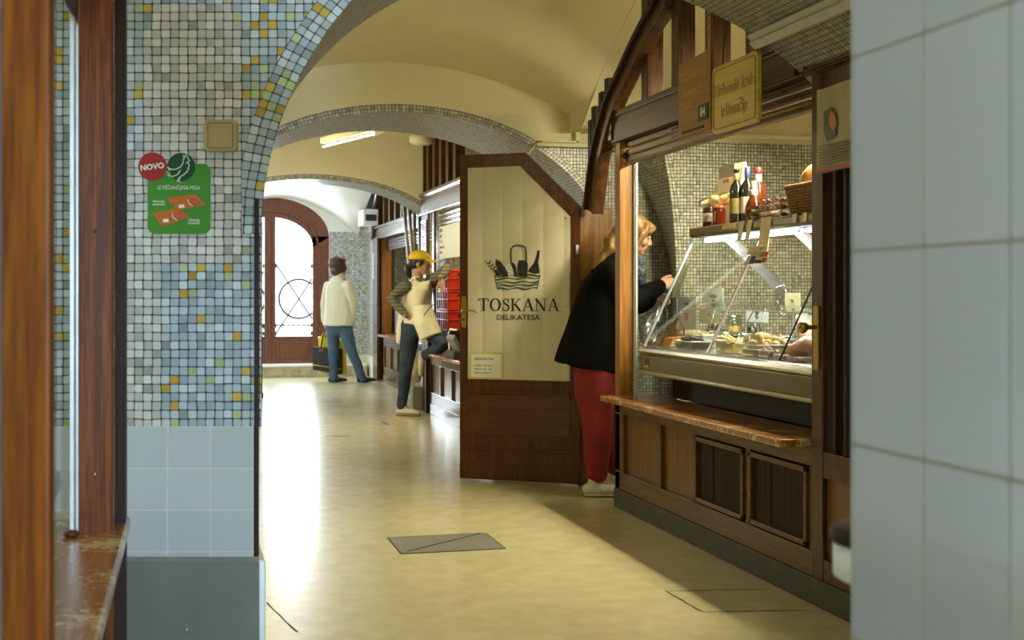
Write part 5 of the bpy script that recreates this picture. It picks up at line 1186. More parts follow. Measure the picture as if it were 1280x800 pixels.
# tall paper bag
x = 3.0; a_, b_ = yon(901, x), yon(932, x)
z1 = onX(915, 206, x).z
t = thing('paper_bag', 'tall white paper bag of dried food with red bands standing behind the bottles', 'bag', (x, (a_+b_)/2, HT))
mb = MB(); ym = (a_+b_)/2; hw = abs(a_-b_)/2
v = []
for z, w_, d_ in ((HT, .96, .035), (HT+.08, 1.0, .045), (HT+.2, .98, .035), (z1-.03, .98, .014), (z1, 1.0, .005)): v += [(x-d_, ym+hw*w_, z), (x-d_, ym-hw*w_, z), (x+d_, ym-hw*w_, z), (x+d_, ym+hw*w_, z)]
mb.add(v, [(0, 1, 2, 3), (19, 18, 17, 16)]+[(4*i+k, 4*i+4+k, 4*i+4+(k+1) % 4, 4*i+(k+1) % 4) for i in range(4) for k in range(4)]); mb.build('bag', plain('bagpaper', (.66, .58, .36), .5, var=.05), t, bev=.004)
mb = MB(); mb.box(x-.040, x-.036, ym+hw*.6, ym-hw*.65, z1-.075, z1-.005); mb.build('white_label', M['label_white'], t)
mb = MB(); mb.box(x-.048, x-.043, ym+hw*.7, ym-hw*.2, HT+.135, HT+.155); mb.build('red_band', M['cap_red'], t)
textobj('lettering', 'SAPORI', .032, M['tape_red'], t, (x-.044, ym, z1-.105), RX, bold=.001, sx=.8)
mb = MB(); mb.tube([(x-.050, ym+hw*.6, HT+.085), (x-.048, ym+hw*.6, HT+.085)], .02, n=16, flat=True); mb.build('round_seal', plain('seal', (.5, .3, .1), .5), t)
bottle('wine_bottle', 'dark wine bottle with a yellow label, front left of the bottle group', 2.79, yon(920.5, 2.79), .036, .285, .013, ['wine_glass', 'label_yellow', 'label_yellow'], labz=(.05, .13), foil=(.225, .262), group=G)
bottle('wine_bottle', 'dark wine bottle with a white label and blue neck foil', 2.83, yon(934, 2.83), .038, .290, .013, ['wine_glass', 'label_white', 'blue_foil'], labz=(.05, .135), foil=(.235, .291), group=G)
bottle('flask_bottle', 'amber pear-shaped flask bottle with a white neck band in front of the others', 2.765, yon(942.5, 2.765), .045, .20, .014, ['amber', 'label_white', 'label_white', 'label_white'],
       prof=[(.028, 0), (.040, .012), (.047, .04), (.044, .07), (.030, .105), (.018, .13), (.014, .15), (.014, .19), (.010, .195)], foil=(.152, .197), lab2=(.125, .155, .0195), group=G)
bottle('syrup_bottle', 'dark bottle with a bright red cap and white neck label at the back', 2.92, yon(948, 2.92), .038, .29, .015, ['amber', 'label_white', 'cap_red', 'label_white'], foil=(.262, .296), lab2=(.215, .262, .0165), group=G)
# stacked clear tubs of dried tomatoes: two columns of three
k_ = 0
for px, col in ((962, 'left'), (981, 'right')):
    for lv, nm in enumerate(('bottom', 'middle', 'top')):
        x = 2.80; y = yon(px, x); z = HT+.0005+lv*.036
        t = thing('food_tub', f'clear tub of dried red tomatoes, {nm} of the {col} column of tubs on the case', 'tub', (x, y, z), group='clear tubs of dried tomatoes stacked on the display case')
        w_ = .052; mb = MB(); mb.prism([(x-.042, z+.001), (x+.042, z+.001), (x+.050, z+.028), (x-.050, z+.028)], y-w_, y+w_); mb.build('tub', M['clear'], t, bev=.004)
        mb = MB(); mb.box(x-.053, x+.053, y-w_-.005, y+w_+.005, z+.0285, z+.0345); mb.build('lid', M['clear'], t, bev=.002)
        mb = MB()
        for q in range(14): mb.ell((x+random.uniform(-.030, .030), y+random.uniform(-.04, .04), z+random.uniform(.008, .022)), (random.uniform(.008, .013),)*2+(.006,), n=7, k=5)
        mb.build('dried_tomatoes', M['dried_tomato'], t)['kind'] = 'stuff'
x = 2.79; y = yon(952, x)
for lv in range(2):
    t = thing('food_tub', ['small clear tub of pale spread under another beside the flask bottle', 'small clear tub of pale spread on top of its twin beside the flask bottle'][lv], 'tub', (x-.03, y, HT+lv*.034), group='small tubs of pale spread')
    mb = MB(); mb.lathe([(.022, .0), (.027, .026), (.029, .028), (.029, .032), (.0, .033)], (x-.035, y, HT+lv*.034), 18); mb.build('tub', M['clear'], t)
    mb = MB(); mb.lathe([(.019, .003), (.023, .018), (.0, .020)], (x-.035, y, HT+lv*.034), 16); mb.build('spread', plain('spread', (.6, .5, .2), .5), t)
# wicker basket with bread
x = 2.86; a_ = yon(990, 2.79); b_ = a_-.34
t = thing('bread_basket', 'brown wicker basket at the near end of the display case top', 'basket', (x, (a_+b_)/2, HT))
mb = MB(); x0_, x1_ = 2.775, 2.99; hB = .135
for lv in range(9):
    z = HT+.010+lv*.0135; o_ = .004*lv*.5
    pts = rrect(b_+.0-o_, a_+o_, x0_-o_, x1_+o_, .03, 5)   # y,x pairs
    N_ = []
    m_ = len(pts)
    for i in range(m_):
        p = pts[i]; q = pts[(i+1) % m_]; l_ = math.dist(p, q); kk = max(1, int(l_/.012))
        for j in range(kk): N_.append((p[0]+(q[0]-p[0])*j/kk, p[1]+(q[1]-p[1])*j/kk))
    cy, cx = (a_+b_)/2, (x0_+x1_)/2
    mb.tube([(cx+(xx-cx)*(1+.014*(1 if (i+lv) % 2 else -1)), cy+(yy-cy)*(1+.008*(1 if (i+lv) % 2 else -1)), z) for i, (yy, xx) in enumerate(N_)], .0074, closed=True, n=5)
mb.build('woven_side', M['wicker'], t)
mb = MB(); pts = rrect(b_-.02, a_+.02, x0_-.02, x1_+.02, .035, 5); mb.tube([(xx, yy, HT+hB) for yy, xx in pts], .011, closed=True, n=7); mb.build('rim', M['wicker'], t)
mb = MB(); mb.box(x0_+.01, x1_-.01, b_+.01, a_-.01, HT, HT+.01); mb.build('bottom', M['wicker'], t)
q = onX(1012, 232, 2.86)
mb = MB(); mb.ell((2.88, q.y-.06, HT+.145), (.085, .12, .105), n=24, k=14); o = mb.build('bread_loaf', M['crust']); tag(o, 'round golden bread loaf standing up in the wicker basket', 'bread')

# inside the case
DZ = .9155
def put(px, X): return onX(px, 420, X).y
M['food_yellow'] = plain('food_yellow', (.70, .48, .08), .6, var=.25, scale=40, bump=.4); M['food_cream'] = plain('food_cream', (.72, .50, .20), .6, var=.2, scale=30)
M['olives'] = plain('olives', (.025, .018, .012), .25); M['meat'] = plain('meat', (.50, .22, .14), .45, var=.4, scale=18); M['pinkpack'] = plain('pinkpack', (.55, .25, .28), .35, var=.5, scale=25)
M['tubwhite'] = plain('tubwhite', (.70, .70, .62), .35)
def tub(name, lab, cat, px, X, w_, d_, h_, food, n_, fr_=(.012, .009), mat='clear', grp=None, bumpz=.02):
    y = put(px, X); t = thing(name, lab, cat, (X, y, DZ), group=grp)
    mb = MB(); mb.prism([(X-d_*.46, DZ+.001), (X+d_*.46, DZ+.001), (X+d_*.54, DZ+h_), (X-d_*.54, DZ+h_)], y-w_/2, y+w_/2); mb.build('tub', M[mat], t, bev=.005)
    mb = MB(); pts = rrect(y-w_/2-.004, y+w_/2+.004, X-d_*.55, X+d_*.55, .012, 3); mb.tube([(xx, yy, DZ+h_) for yy, xx in pts], .0035, closed=True, n=6); mb.build('rim', M['tubwhite'], t)
    mb = MB(); mb.box(X-d_*.40, X+d_*.40, y-w_*.42, y+w_*.42, DZ+.006, DZ+h_*.8)
    for q in range(n_): mb.ell((X+random.uniform(-.4, .4)*d_, y+random.uniform(-.4, .4)*w_, DZ+h_*.8+random.uniform(0, bumpz)), (random.uniform(*sorted(fr_))*1.2, random.uniform(*sorted(fr_))*1.5, random.uniform(*sorted(fr_))), n=7, k=5)
    mb.build('food', M[food], t)['kind'] = 'stuff'
    return t
tub('food_tub', 'clear tub of grated yellow cheese at the front of the display case', 'tub', 920, 2.56, .20, .14, .060, 'food_yellow', 24)
tub('food_tub', 'clear tub heaped with pale orange pasta ribbons in the display case', 'tub', 955, 2.57, .24, .16, .055, 'food_cream', 30, (.02, .012), bumpz=.05)
tub('food_tub', 'tub of dark olives in the front row of the display case', 'tub', 868, 2.55, .22, .13, .042, 'olives', 34, (.010, .013), bumpz=.025)
tub('food_tub', 'clear tub with a pinkish pack behind the pasta tub', 'tub', 972, 2.66, .12, .12, .075, 'pinkpack', 8)
tub('food_tub', 'small clear tub with pale food directly behind the front ledge, centre pane', 'tub', 940, 2.50, .13, .05, .035, 'food_cream', 6)
tub('food_tub', 'small clear tub nearest the thin black pane joint', 'tub', 960, 2.50, .10, .05, .035, 'pinkpack', 6)
x, y = 2.56, put(843, 2.56)
t = thing('cheese_wedge', 'orange-rinded cheese wedge at the far left of the display case', 'cheese', (x, y, DZ))
mb = MB(); mb.prism([(x-.05, DZ+.001), (x+.06, DZ+.001), (x+.05, DZ+.05), (x-.03, DZ+.042)], y-.06, y+.05); mb.build('cheese', M['food_cream'], t, bev=.008)
mb = MB(); mb.prism([(x-.055, DZ+.001), (x-.048, DZ+.001), (x-.028, DZ+.046), (x+.052, DZ+.052), (x+.052, DZ+.056), (x-.034, DZ+.05)], y-.061, y+.051); mb.build('rind', plain('rind', (.45, .17, .02), .5), t, bev=.001)
x, y = 2.52, put(851, 2.52)
t = thing('wrapped_cheese', 'piece of pale cheese in crinkled clear wrap beside the orange wedge', 'cheese', (x, y, DZ))
mb = MB(); mb.ell((x, y-.01, DZ+.02), (.03, .06, .02)); mb.build('cheese', M['food_cream'], t)
mb = MB(); mb.ell((x, y-.01, DZ+.022), (.038, .07, .0215), n=12, k=7); mb.build('wrap', M['clear'], t)
# bowls and steel pans at the back
def lathe_thing(name, lab, cat, px, X, prof, mat, food=None, z=DZ, n=26, grp=None):
    y = put(px, X); t = thing(name, lab, cat, (X, y, z), group=grp); mb = MB(); mb.lathe(prof, (X, y, z), n); mb.build('bowl', M[mat], t)
    if food: mb = MB(); r_ = max(p[0] for p in prof); h_ = max(p[1] for p in prof); mb.ell((X, y, z+h_*.7), (r_*.85, r_*.85, h_*.28)); mb.build('food', M[food], t)
    return t
lathe_thing('glass_bowl', 'large clear round bowl toward the left end of the case', 'bowl', 868, 2.72, [(.05, .001), (.085, .02), (.10, .07), (.104, .09), (.10, .092), (.09, .07), (.0, .03)], 'clear', 'food_cream')
SP = [(.02, .001), (.065, .004), (.07, .07), (.078, .075), (.078, .080), (.066, .078), (.062, .012), (.0, .012)]
sp_lab = ['second steel pan from the left in the back row, holding dark preserves', 'steel pan in the back row just left of the white price card', 'steel pan in the back row below the white price card', 'steel pan in the back row right of the white price card', 'steel pan at the left end of the back row beside the glass bowl']
for k, px in enumerate((905, 928, 950, 975, 888)):
    X = 2.80 if k < 4 else 2.84
    y = put(px, X); t = thing('steel_pan', sp_lab[k], 'pan', (X, y, DZ), group='steel serving pans in the back of the display case')
    mb = MB(); mb.lathe(SP, (X, y, DZ), 26, sy=1.05); mb.build('pan', M['steel_bright'], t)
    mb = MB()
    for q in range(16): mb.ell((X+random.uniform(-.045, .045), y+random.uniform(-.045, .045), DZ+.05+random.uniform(0, .02)), (.012, .012, .01), n=7, k=5)
    mb.build('food', M[['olives', 'red_sauce', 'food_cream', 'meat', 'olives'][k]], t)['kind'] = 'stuff'
    # a serving spoon in each
    s_ = thing('serving_spoon', ['steel serving spoon leaning in the second pan from the left', 'steel serving spoon leaning left of the white price card', 'steel serving spoon standing behind the white price card', 'steel serving spoon leaning right of the white price card', 'steel serving spoon in the pan beside the glass bowl'][k], 'spoon', (X, y, DZ+.07), group='serving spoons in the display case')
    ly = [-.03, -.08, .03, -.10, .02][k]
    mb = MB(); mb.tube([(X-.01, y, DZ+.075), (X+.02, y+ly*.5, DZ+.16), (X+.045, y+ly, DZ+.23)], [(.004, .003), (.005, .003), (.009, .003)], side=(0, 1, 0), n=8); mb.build('handle', M['steel_bright'], s_)
    mb = MB(); mb.ell((X-.014, y, DZ+.072), (.020, .024, .010), n=12, k=8); mb.build('bowl', M['steel_bright'], s_)
# tongs-like dark clip
x = 2.62; y = put(845, x)
t = thing('price_clip', 'black price clip on a thin stem at the left of the display case', 'clip', (x, y, DZ))
q0, q1, q2 = onX(855, 412, x), onX(848, 386, x), onX(843, 400, x)
mb = MB(); mb.tube([(x, q0.y, DZ+.001), q0, q1.lerp(q2, .5)], .004, n=6); mb.build('stem', M['black'], t)
mb = MB(); mb.tube([onX(850, 390, x), onX(843, 405, x)], (.013, .006), side=(0, 1, 0), n=8); mb.build('clip', M['darkgrey'], t)
# meat and ham at the near end
x = 2.62
mb = MB()
mb.tube([onX(992, 448, 2.50)+Vector((0, 0, .03)), onX(1010, 440, 2.56)+Vector((0, 0, .03)), onX(1030, 436, 2.6)], [(.05, .03), (.075, .045), (.06, .04)], n=14)
o = blob('ham', mb, M['meat'], None, .008, 3, .006, 14); tag(o, 'long piece of cured ham lying at the near end of the display case', 'ham')
mb = MB(); mb.tube([onX(1001, 398, 2.76), onX(1008, 415, 2.74), onX(1015, 432, 2.74)], [(.03, .02), (.05, .035), (.05, .04)], n=14)
o = blob('sausage_pack', mb, plain('mortadella', (.62, .36, .26), .35, var=.2, scale=30), None, .008, 3, .004, 14); tag(o, 'upright pinkish sausage in wrap behind the ham', 'sausage')
M['cookie'] = M['crust']
# hanging price cards
M['card_green'] = plain('card_green', (.52, .60, .48), .5, var=.02); M['card_white'] = plain('card_white', (.66, .64, .58), .5, var=.02)
def card(lab, x0_, y0_, x1_, y1_, X, mat, txt, stem=True):
    a_, b_ = onX(x0_, y0_, X), onX(x1_, y1_, X); a2 = onX(x0_, y1_, X)
    zt_ = (onX(x0_, y0_, X).z+onX(x1_, y0_, X).z)/2; zb_ = (a2.z+b_.z)/2
    t = thing('price_card', lab, 'price card', (X, (a_.y+b_.y)/2, zb_))
    mb = MB(); mb.box(X, X+.003, b_.y, a_.y, zb_, zt_); mb.build('card', M[mat], t)
    if stem: mb = MB(); ym = (a_.y+b_.y)/2; mb.tube([(X+.006, ym, DZ+.001), (X+.006, ym, zb_+.02)], .003, n=6); mb.box(X-.012, X+.018, ym-.015, ym+.015, DZ+.0005, DZ+.006); mb.build('holder', M['alu'], t)
    h_ = zt_-zb_; w_ = a_.y-b_.y; mb = MB()
    for k, (s_, sz, zz) in enumerate(txt): textobj('lettering', s_, sz, M['ink'], t, (X-.0012, (a_.y+b_.y)/2, zb_+h_*zz), RX, sx=.8)
    return t
card('tall pale green leaflet standing at the left inside the display case', 847, 371, 870, 428, 2.86, 'card_green', [('Ponudba', .026, .82), ('siri in namazi\nolive, pršut\nartičoke', .016, .6)])
card('pale green card for filled olives high inside the display case', 880, 360, 904, 379, 2.92, 'card_green', [('Sir Maslinar', .026, .38), ('Slovenija', .012, .14)])
card('white price card in the middle of the display case', 933, 387, 960, 403, 2.88, 'card_white', [('POLNJENE\nOLIVE', .014, .74), ('artičoke v olju\nžafran', .010, .40)])
card('white price card beside the brass door knob end of the case', 1000, 386, 1026, 404, 2.88, 'card_white', [('PRŠUT', .018, .6)])
card('small yellow tag standing in the yellow cheese tub', 929, 420, 936, 431, 2.53, 'tape', [('8,90', .012, .4)])
card('small yellow tag between the cheese and pasta tubs', 938, 419, 946, 433, 2.53, 'tape', [('6,50', .012, .4)])
card('small dull tag in front of the pasta tub', 962, 437, 970, 449, 2.50, 'tape', [('5,20', .012, .4)])
card('slanting olive-coloured card high at the near end of the case', 981, 366, 1000, 389, 2.82, 'tape', [('Pršut', .02, .5)])
card('pale card pinned above the steel pans at the left', 875, 384, 898, 404, 2.92, 'tape', [('Olive', .02, .5)])
# crinkled bag hanging near the hood
mb = MB(); mb.tube([onX(975, 360, 2.9), onX(978, 372, 2.9), onX(980, 386, 2.9)], [(.05, .02), (.07, .035), (.06, .03)], side=(0, 1, 0), n=12)
o = blob('plastic_bag', mb, M['clear'], None, .010, 2, .015, 20); tag(o, 'crinkled clear plastic bag behind the glass near the slanting card', 'bag')

# more goods crowding the case
lab_ = ['white tub of sliced cheese in the second row behind the grated cheese', 'white tub of dark spread in the second row, centre of the case', 'white tub of orange peppers in the second row behind the pasta', 'white tub of pale salad in the second row at the left']
for k, (px, fd) in enumerate(((912, 'food_yellow'), (931, 'olives'), (948, 'red_sauce'), (884, 'food_cream'))):
    tub('food_tub', lab_[k], 'tub', px, 2.68, .13, .10, .065, fd, 10, mat='tubwhite', grp='white food tubs in the second row of the case')
lab_ = ['clear wrapped pack of sliced ham by the black pane joint', 'clear wrapped pack of salami slices next to the cured ham', 'clear wrapped pack of bacon below the slanting card']
for k, (px, X) in enumerate(((984, 2.52), (1000, 2.50), (990, 2.66))):
    y = put(px, X); t = thing('meat_pack', lab_[k], 'meat pack', (X, y, DZ), group='clear packs of sliced meat')
    mb = MB(); mb.box(X-.04, X+.04, y-.05, y+.05, DZ+.002, DZ+.022); mb.build('slices', M['pinkpack'], t, bev=.008)
    mb = MB(); mb.box(X-.046, X+.046, y-.056, y+.056, DZ+.001, DZ+.027); mb.build('wrapper', M['clear'], t, bev=.006)
lab_ = ['bunch of small wrapped sausages hanging upright left of the slanting card', 'tall clear jar of pickles behind the steel pans', 'tall clear jar of olives behind the pasta tub', 'tall clear jar at the left behind the glass bowl']
for k, (px, X, fd) in enumerate(((966, 2.96, 'food_cream'), (918, 2.98, 'food_yellow'), (943, 2.98, 'olives'), (893, 2.98, 'red_sauce'))):
    if k == 0: continue
    y = put(px, X); t = thing('storage_jar', lab_[k], 'jar', (X, y, .931))
    mb = MB(); mb.lathe([(.04, 0), (.042, .005), (.042, .11), (.034, .125), (.034, .135)], (X, y, .931), 20); mb.build('glass', M['clear'], t)
    mb = MB(); mb.lathe([(.036, .137), (.037, .139), (.037, .152), (.0, .153)], (X, y, .931), 20); mb.build('lid', M['steel_bright'], t)
    mb = MB(); mb.lathe([(.036, .006), (.037, .01), (.037, .09), (.0, .092)], (X, y, .931), 16); mb.build('contents', M[fd], t)
# ------------------------------------------------------------------ people
M['skin'] = plain('skin', (.50, .27, .17), .5, var=.05, scale=8); M['hair_brown'] = plain('hair_brown', (.045, .018, .010), .5, var=.4, scale=30); M['hair_dark'] = plain('hair_dark', (.022, .012, .008), .5, var=.4, scale=30)
M['hair_blond'] = plain('hair_blond', (.22, .12, .034), .45, var=.35, scale=35)
M['jeans'] = plain('jeans', (.050, .095, .15), .8, var=.25, scale=10, bump=.1); M['jeans_dark'] = plain('jeans_dark', (.022, .042, .075), .75, var=.3, scale=12, bump=.1)
M['jacket'] = plain('jacket', (.60, .56, .40), .8, var=.05, scale=5); M['apron'] = plain('apron', (.80, .77, .58), .75, var=.04, scale=5)
M['coat'] = plain('coat', (.004, .0045, .0045), .9, var=.2, spec=.1); M['trousers_red'] = plain('trousers_red', (.22, .009, .010), .75, var=.25, scale=9, bump=.1)
M['shoe_white'] = plain('shoe_white', (.62, .60, .50), .5); M['shoe_black'] = plain('shoe_black', (.01, .01, .012), .6); M['cap_yellow'] = plain('cap_yellow', (.72, .50, .02), .6, var=.05)
M['eye_white'] = plain('eye_white', (.7, .7, .68), .3); M['lips'] = plain('lips', (.35, .08, .07), .45)
m, nt, b = newmat('striped'); tc = N(nt, 'ShaderNodeTexCoord'); wv = N(nt, 'ShaderNodeTexWave', wave_type='BANDS', bands_direction='Z', i_Scale=9.0, i_Distortion=.6); L(nt, tc.outputs['Object'], wv.inputs['Vector'])
r = N(nt, 'ShaderNodeValToRGB'); r.color_ramp.elements[0].color = rgb((.09, .085, .06)); r.color_ramp.elements[1].color = rgb((.20, .19, .14)); L(nt, wv.outputs['Fac'], r.inputs['Fac']); L(nt, r.outputs['Color'], b.inputs['Base Color']); b.inputs['Roughness'].default_value = .85; M['striped'] = m
V = Vector
def frame_of(fwd, up=V((0, 0, 1))):
    f = V(fwd).normalized(); l = up.cross(f).normalized(); u = f.cross(l).normalized(); return Matrix((f, l, u)).transposed()
def head_mesh(mb, c, R, k=1.0):
    W = lambda p: V(c)+R @ (V(p)*k)
    E = lambda p, r: mb.ell(W(p), [q*k for q in r], R, n=20, k=14)
    E((-.018, 0, .032), (.096, .076, .084)); E((.022, 0, -.010), (.066, .064, .088)); E((.036, 0, -.068), (.046, .045, .040)); E((.064, 0, -.092), (.021, .024, .018))
    E((.052, .034, -.030), (.030, .026, .030)); E((.052, -.034, -.030), (.030, .026, .030)); E((.066, 0, .028), (.026, .052, .016)); E((.050, 0, .060), (.040, .055, .035))
    mb.tube([W((.084, 0, .012)), W((.094, 0, -.006)), W((.106, 0, -.028)), W((.094, 0, -.038))], [.008*k, .009*k, .0125*k, .012*k], n=8)
    E((.094, .011, -.036), (.009, .007, .007)); E((.094, -.011, -.036), (.009, .007, .007))
    E((.079, 0, -.058), (.014, .024, .008)); E((.076, 0, -.070), (.015, .022, .009))
    for s_ in (1, -1): E((-.008, .077*s_, -.012), (.018, .009, .031))
def hand_mesh(mb, w_, d_, pn, thumb, curl=.5, k=1.0, spread=.06):
    """w_ wrist, d_ hand direction, pn palm normal (fingers curl to it), thumb = side of the thumb"""
    d_ = V(d_).normalized(); pn = V(pn); pn = (pn-d_*pn.dot(d_)).normalized(); s_ = d_.cross(pn).normalized()
    if s_.dot(V(thumb)) < 0: s_ = -s_
    w_ = V(w_)
    mb.tube([w_-d_*.02*k, w_+d_*.015*k, w_+d_*.05*k, w_+d_*.088*k], [(.027*k, .020*k), (.032*k, .018*k), (.040*k, .017*k), (.039*k, .013*k)], side=s_, n=14)
    for i, (o_, ln) in enumerate(((.030, .072), (.010, .080), (-.010, .075), (-.029, .060))):
        p = w_+d_*(.084-.006*abs(i-1))*k+s_*o_*k; dv = (d_+s_*spread*(1.5-i)).normalized(); an = 0; pts = [p-dv*.02*k, p]
        for j, fr_ in enumerate((.45, .31, .24)):
            an += curl*(.7+.25*j); q = dv*cos(an)+pn*sin(an); p = p+q*ln*fr_*k; pts.append(p)
        mb.tube(pts, [.0095*k, .0095*k, .0090*k, .0082*k, .0070*k], n=8)
    p = w_+d_*.022*k+s_*.022*k; pts = [p]; dv = (d_*.70+s_*.62+pn*.25).normalized()
    for j, l_ in enumerate((.040, .032, .026)): 
        p = p+dv*l_*k; pts.append(p); dv = (dv+pn*.25*curl+d_*.3-s_*.15*curl).normalized()
    mb.tube(pts, [.015*k, .0125*k, .0105*k, .0085*k], n=8)
def face_parts(t, c, R, k=1.0):
    for s_ in (1, -1):
        mb = MB(); mb.ell(V(c)+R @ V((.080*k, .029*s_*k, .006*k)), (.0105*k, .014*k, .008*k), R, n=12, k=8); e = mb.build('eye', M['eye_white'], t)
        mb = MB(); mb.ell(V(c)+R @ V((.0895*k, .029*s_*k, .005*k)), (.0025*k, .006*k, .006*k), R, n=10, k=6); mb.build('iris', M['hair_dark'], e)
        mb = MB(); mb.tube([V(c)+R @ V((.092*k, .014*s_*k, .026*k)), V(c)+R @ V((.092*k, .030*s_*k, .031*k)), V(c)+R @ V((.082*k, .046*s_*k, .025*k))], [.0025, .003, .002], n=6); mb.build('eyebrow', M['hair_brown'], t)
    mb = MB(); mb.ell(V(c)+R @ V((.0905*k, 0, -.0575*k)), (.0045*k, .020*k, .0045*k), R, n=14, k=8); mb.ell(V(c)+R @ V((.0885*k, 0, -.0665*k)), (.005*k, .018*k, .005*k), R, n=14, k=8); mb.build('lips', M['lips'], t)

def limb(mb, pts, rad, side=None, n=14): mb.tube(pts, rad, side=side, n=n)

# --- woman in a pale jacket near the street door, seen from behind
D = 17.45
def A(px, py, d=0): return P(px, py, D+d)
fw = V((.62, .78, 0)).normalized(); sd = V((-fw.y, fw.x, 0))      # sd: her left
t = thing('person', 'woman in a pale cream jacket and jeans by the street door, back turned, holding bags', 'person', (A(436, 478).x, A(436, 478).y, 0))
pel = A(423, 404); nk = A(424, 345); ch = A(422, 362)
shR, shL = A(434, 355, -.10), A(411, 356, .14)
elR, wrR = A(441, 379, -.05), A(440, 401, -.02)
elL, wrL = A(406, 380, .22), A(407, 402, .22)
hR, hL = A(430, 408, -.03), A(416, 408, .05)
kR, kL = A(440, 440, -.04), A(417, 441, .02); aR, aL = A(453, 470, -.02), A(417, 472, .02)
aR.z = aL.z = .085
hc = A(424.5, 333); Rh = frame_of(V((.93, .20, .02)))
mb = MB()
mb.tube([pel+V((0, 0, -.06)), pel+V((0, 0, .06)), pel.lerp(ch, .5), ch, nk+V((0, 0, -.05)), nk, hc+V((-.01, 0, -.06))], [(.14, .10), (.15, .10), (.12, .09), (.155, .105), (.13, .07), (.055, .055), (.052, .055)], side=sd, n=16)
for s_, e_, w_ in ((shR, elR, wrR), (shL, elL, wrL)): limb(mb, [s_, s_.lerp(e_, .5), e_, e_.lerp(w_, .4), w_], [.052, .045, .040, .038, .027])
for h_, k_, a_ in ((hR, kR, aR), (hL, kL, aL)): limb(mb, [h_, h_.lerp(k_, .5), k_, k_.lerp(a_, .35), a_], [.085, .075, .055, .052, .036]); mb.tube([a_, a_+fw*.10+V((0, 0, -.05))], [.034, .03])
head_mesh(mb, hc, Rh)
hand_mesh(mb, wrR, V((0, 0, -1)), V((-.5, .3, 0)), fw, .35); hand_mesh(mb, wrL, V((.05, 0, -1)), V((.6, -.3, 0)), fw, 1.1)
blob('body', mb, M['skin'], t, .0065, 2); face_parts(t, hc, Rh)
mb = MB()
for h_, k_, a_ in ((hR, kR, aR), (hL, kL, aL)): limb(mb, [h_+V((0, 0, .03)), h_.lerp(k_, .45), k_, k_.lerp(a_, .5), a_+V((0, 0, -.045))], [.10, .092, .073, .065, .064])
mb.tube([pel+V((0, 0, .05)), pel+V((0, 0, -.07))], [(.165, .115), (.16, .12)], side=sd, n=16)
blob('jeans', mb, M['jeans'], t, .010, 3, .008, 9)
mb = MB()
mb.tube([pel+V((0, 0, -.035)), pel+V((0, 0, .10)), pel.lerp(ch, .6), ch+V((0, 0, .02)), nk+V((0, 0, -.06)), nk+V((0, 0, -.02))], [(.222, .165), (.208, .152), (.188, .138), (.172, .125), (.125, .09), (.068, .066)], side=sd, n=22, flat=True)
for s_, e_, w_ in ((shR, elR, wrR), (shL, elL, wrL)): mb.tube([s_+V((0, 0, -.01)), s_.lerp(e_, .5), e_, e_.lerp(w_, .5), w_+V((0, 0, .005))], [.072, .066, .062, .058, .056], n=14)
mb.tube([nk+V((0, 0, -.03)), nk+V((0, 0, .022))], [(.082, .078), (.070, .068)], side=sd)
blob('jacket', mb, M['jacket'], t, .010, 3, .010, 5, stretch=(1.6, 1.6, .6))
mb = MB(); Hd = lambda p: hc+Rh @ V(p)
mb.ell(Hd((-.042, 0, .030)), (.114, .112, .104), Rh); mb.ell(Hd((-.060, 0, -.055)), (.086, .108, .075), Rh); mb.ell(Hd((.01, .055, -.015)), (.060, .048, .075), Rh); mb.ell(Hd((.01, -.055, -.015)), (.060, .048, .075), Rh); mb.ell(Hd((.045, 0, .075)), (.045, .06, .032), Rh)
blob('hair', mb, M['hair_brown'], t, .008, 2, .008, 30, stretch=(1, 1, .4))
for a_, nm in ((aR, 1), (aL, 2)):
    mb = MB(); f2 = fw if nm == 2 else V((.98, .2, 0)); b0 = V((a_.x, a_.y, .035)); 
    if nm == 2: f2 = V((.9, -.1, 0))
    mb.tube([b0-f2*.05, b0+f2*.04, b0+f2*.12, b0+f2*.185], [(.038, .034), (.045, .038), (.047, .028), (.036, .020)], side=V((-f2.y, f2.x, 0)), n=14); mb.box(b0.x-.03, b0.x+.03, b0.y-.03, b0.y+.03, .01, .05)
    blob('shoe', mb, M['shoe_black'], t, .007, 2)
# her bags
def bagpx(px, py, d): return P(px, py, D+d)
q0, q1, q2, q3 = bagpx(391, 433, .14), bagpx(428, 436, .10), bagpx(427, 468, .10), bagpx(392, 462, .14)
t2 = thing('tote_bag', 'black tote bag with gold trim hanging from the jacketed woman\'s hand', 'bag', (q3+q2)/2)
def bagshape(name, q, th, mat, parent, amp=.004):
    mb = MB(); n_ = ((q[1]-q[0]).cross(q[3]-q[0])).normalized()*th/2
    v = [p+n_*(.45 if i < 2 else 1) for i, p in enumerate(q)]+[p-n_*(.45 if i < 2 else 1) for i, p in enumerate(q)]
    mb.add(v, [(0, 1, 2, 3), (7, 6, 5, 4), (0, 4, 5, 1), (1, 5, 6, 2), (2, 6, 7, 3), (3, 7, 4, 0)]); return blob(name, mb, M[mat], parent, .010, 4, amp, 8)
bagshape('body', (q0, q1, q2, q3), .12, 'black', t2)
top = wrL+V((.01, 0, -.085))
mb = MB(); mb.tube([q0.lerp(q1, .28), q0.lerp(q1, .30).lerp(top, .6)+V((-.02, 0, 0)), top, q0.lerp(q1, .62).lerp(top, .6)+V((.02, 0, 0)), q0.lerp(q1, .66)], .010, n=8); mb.build('handles', M['black'], t2)
mb = MB(); off = V((-.02, -.075, 0)); mb.tube([q3.lerp(q0, .22)+off, q2.lerp(q1, .22)+off], .006, n=6); mb.build('gold_trim', M['brass'], t2)
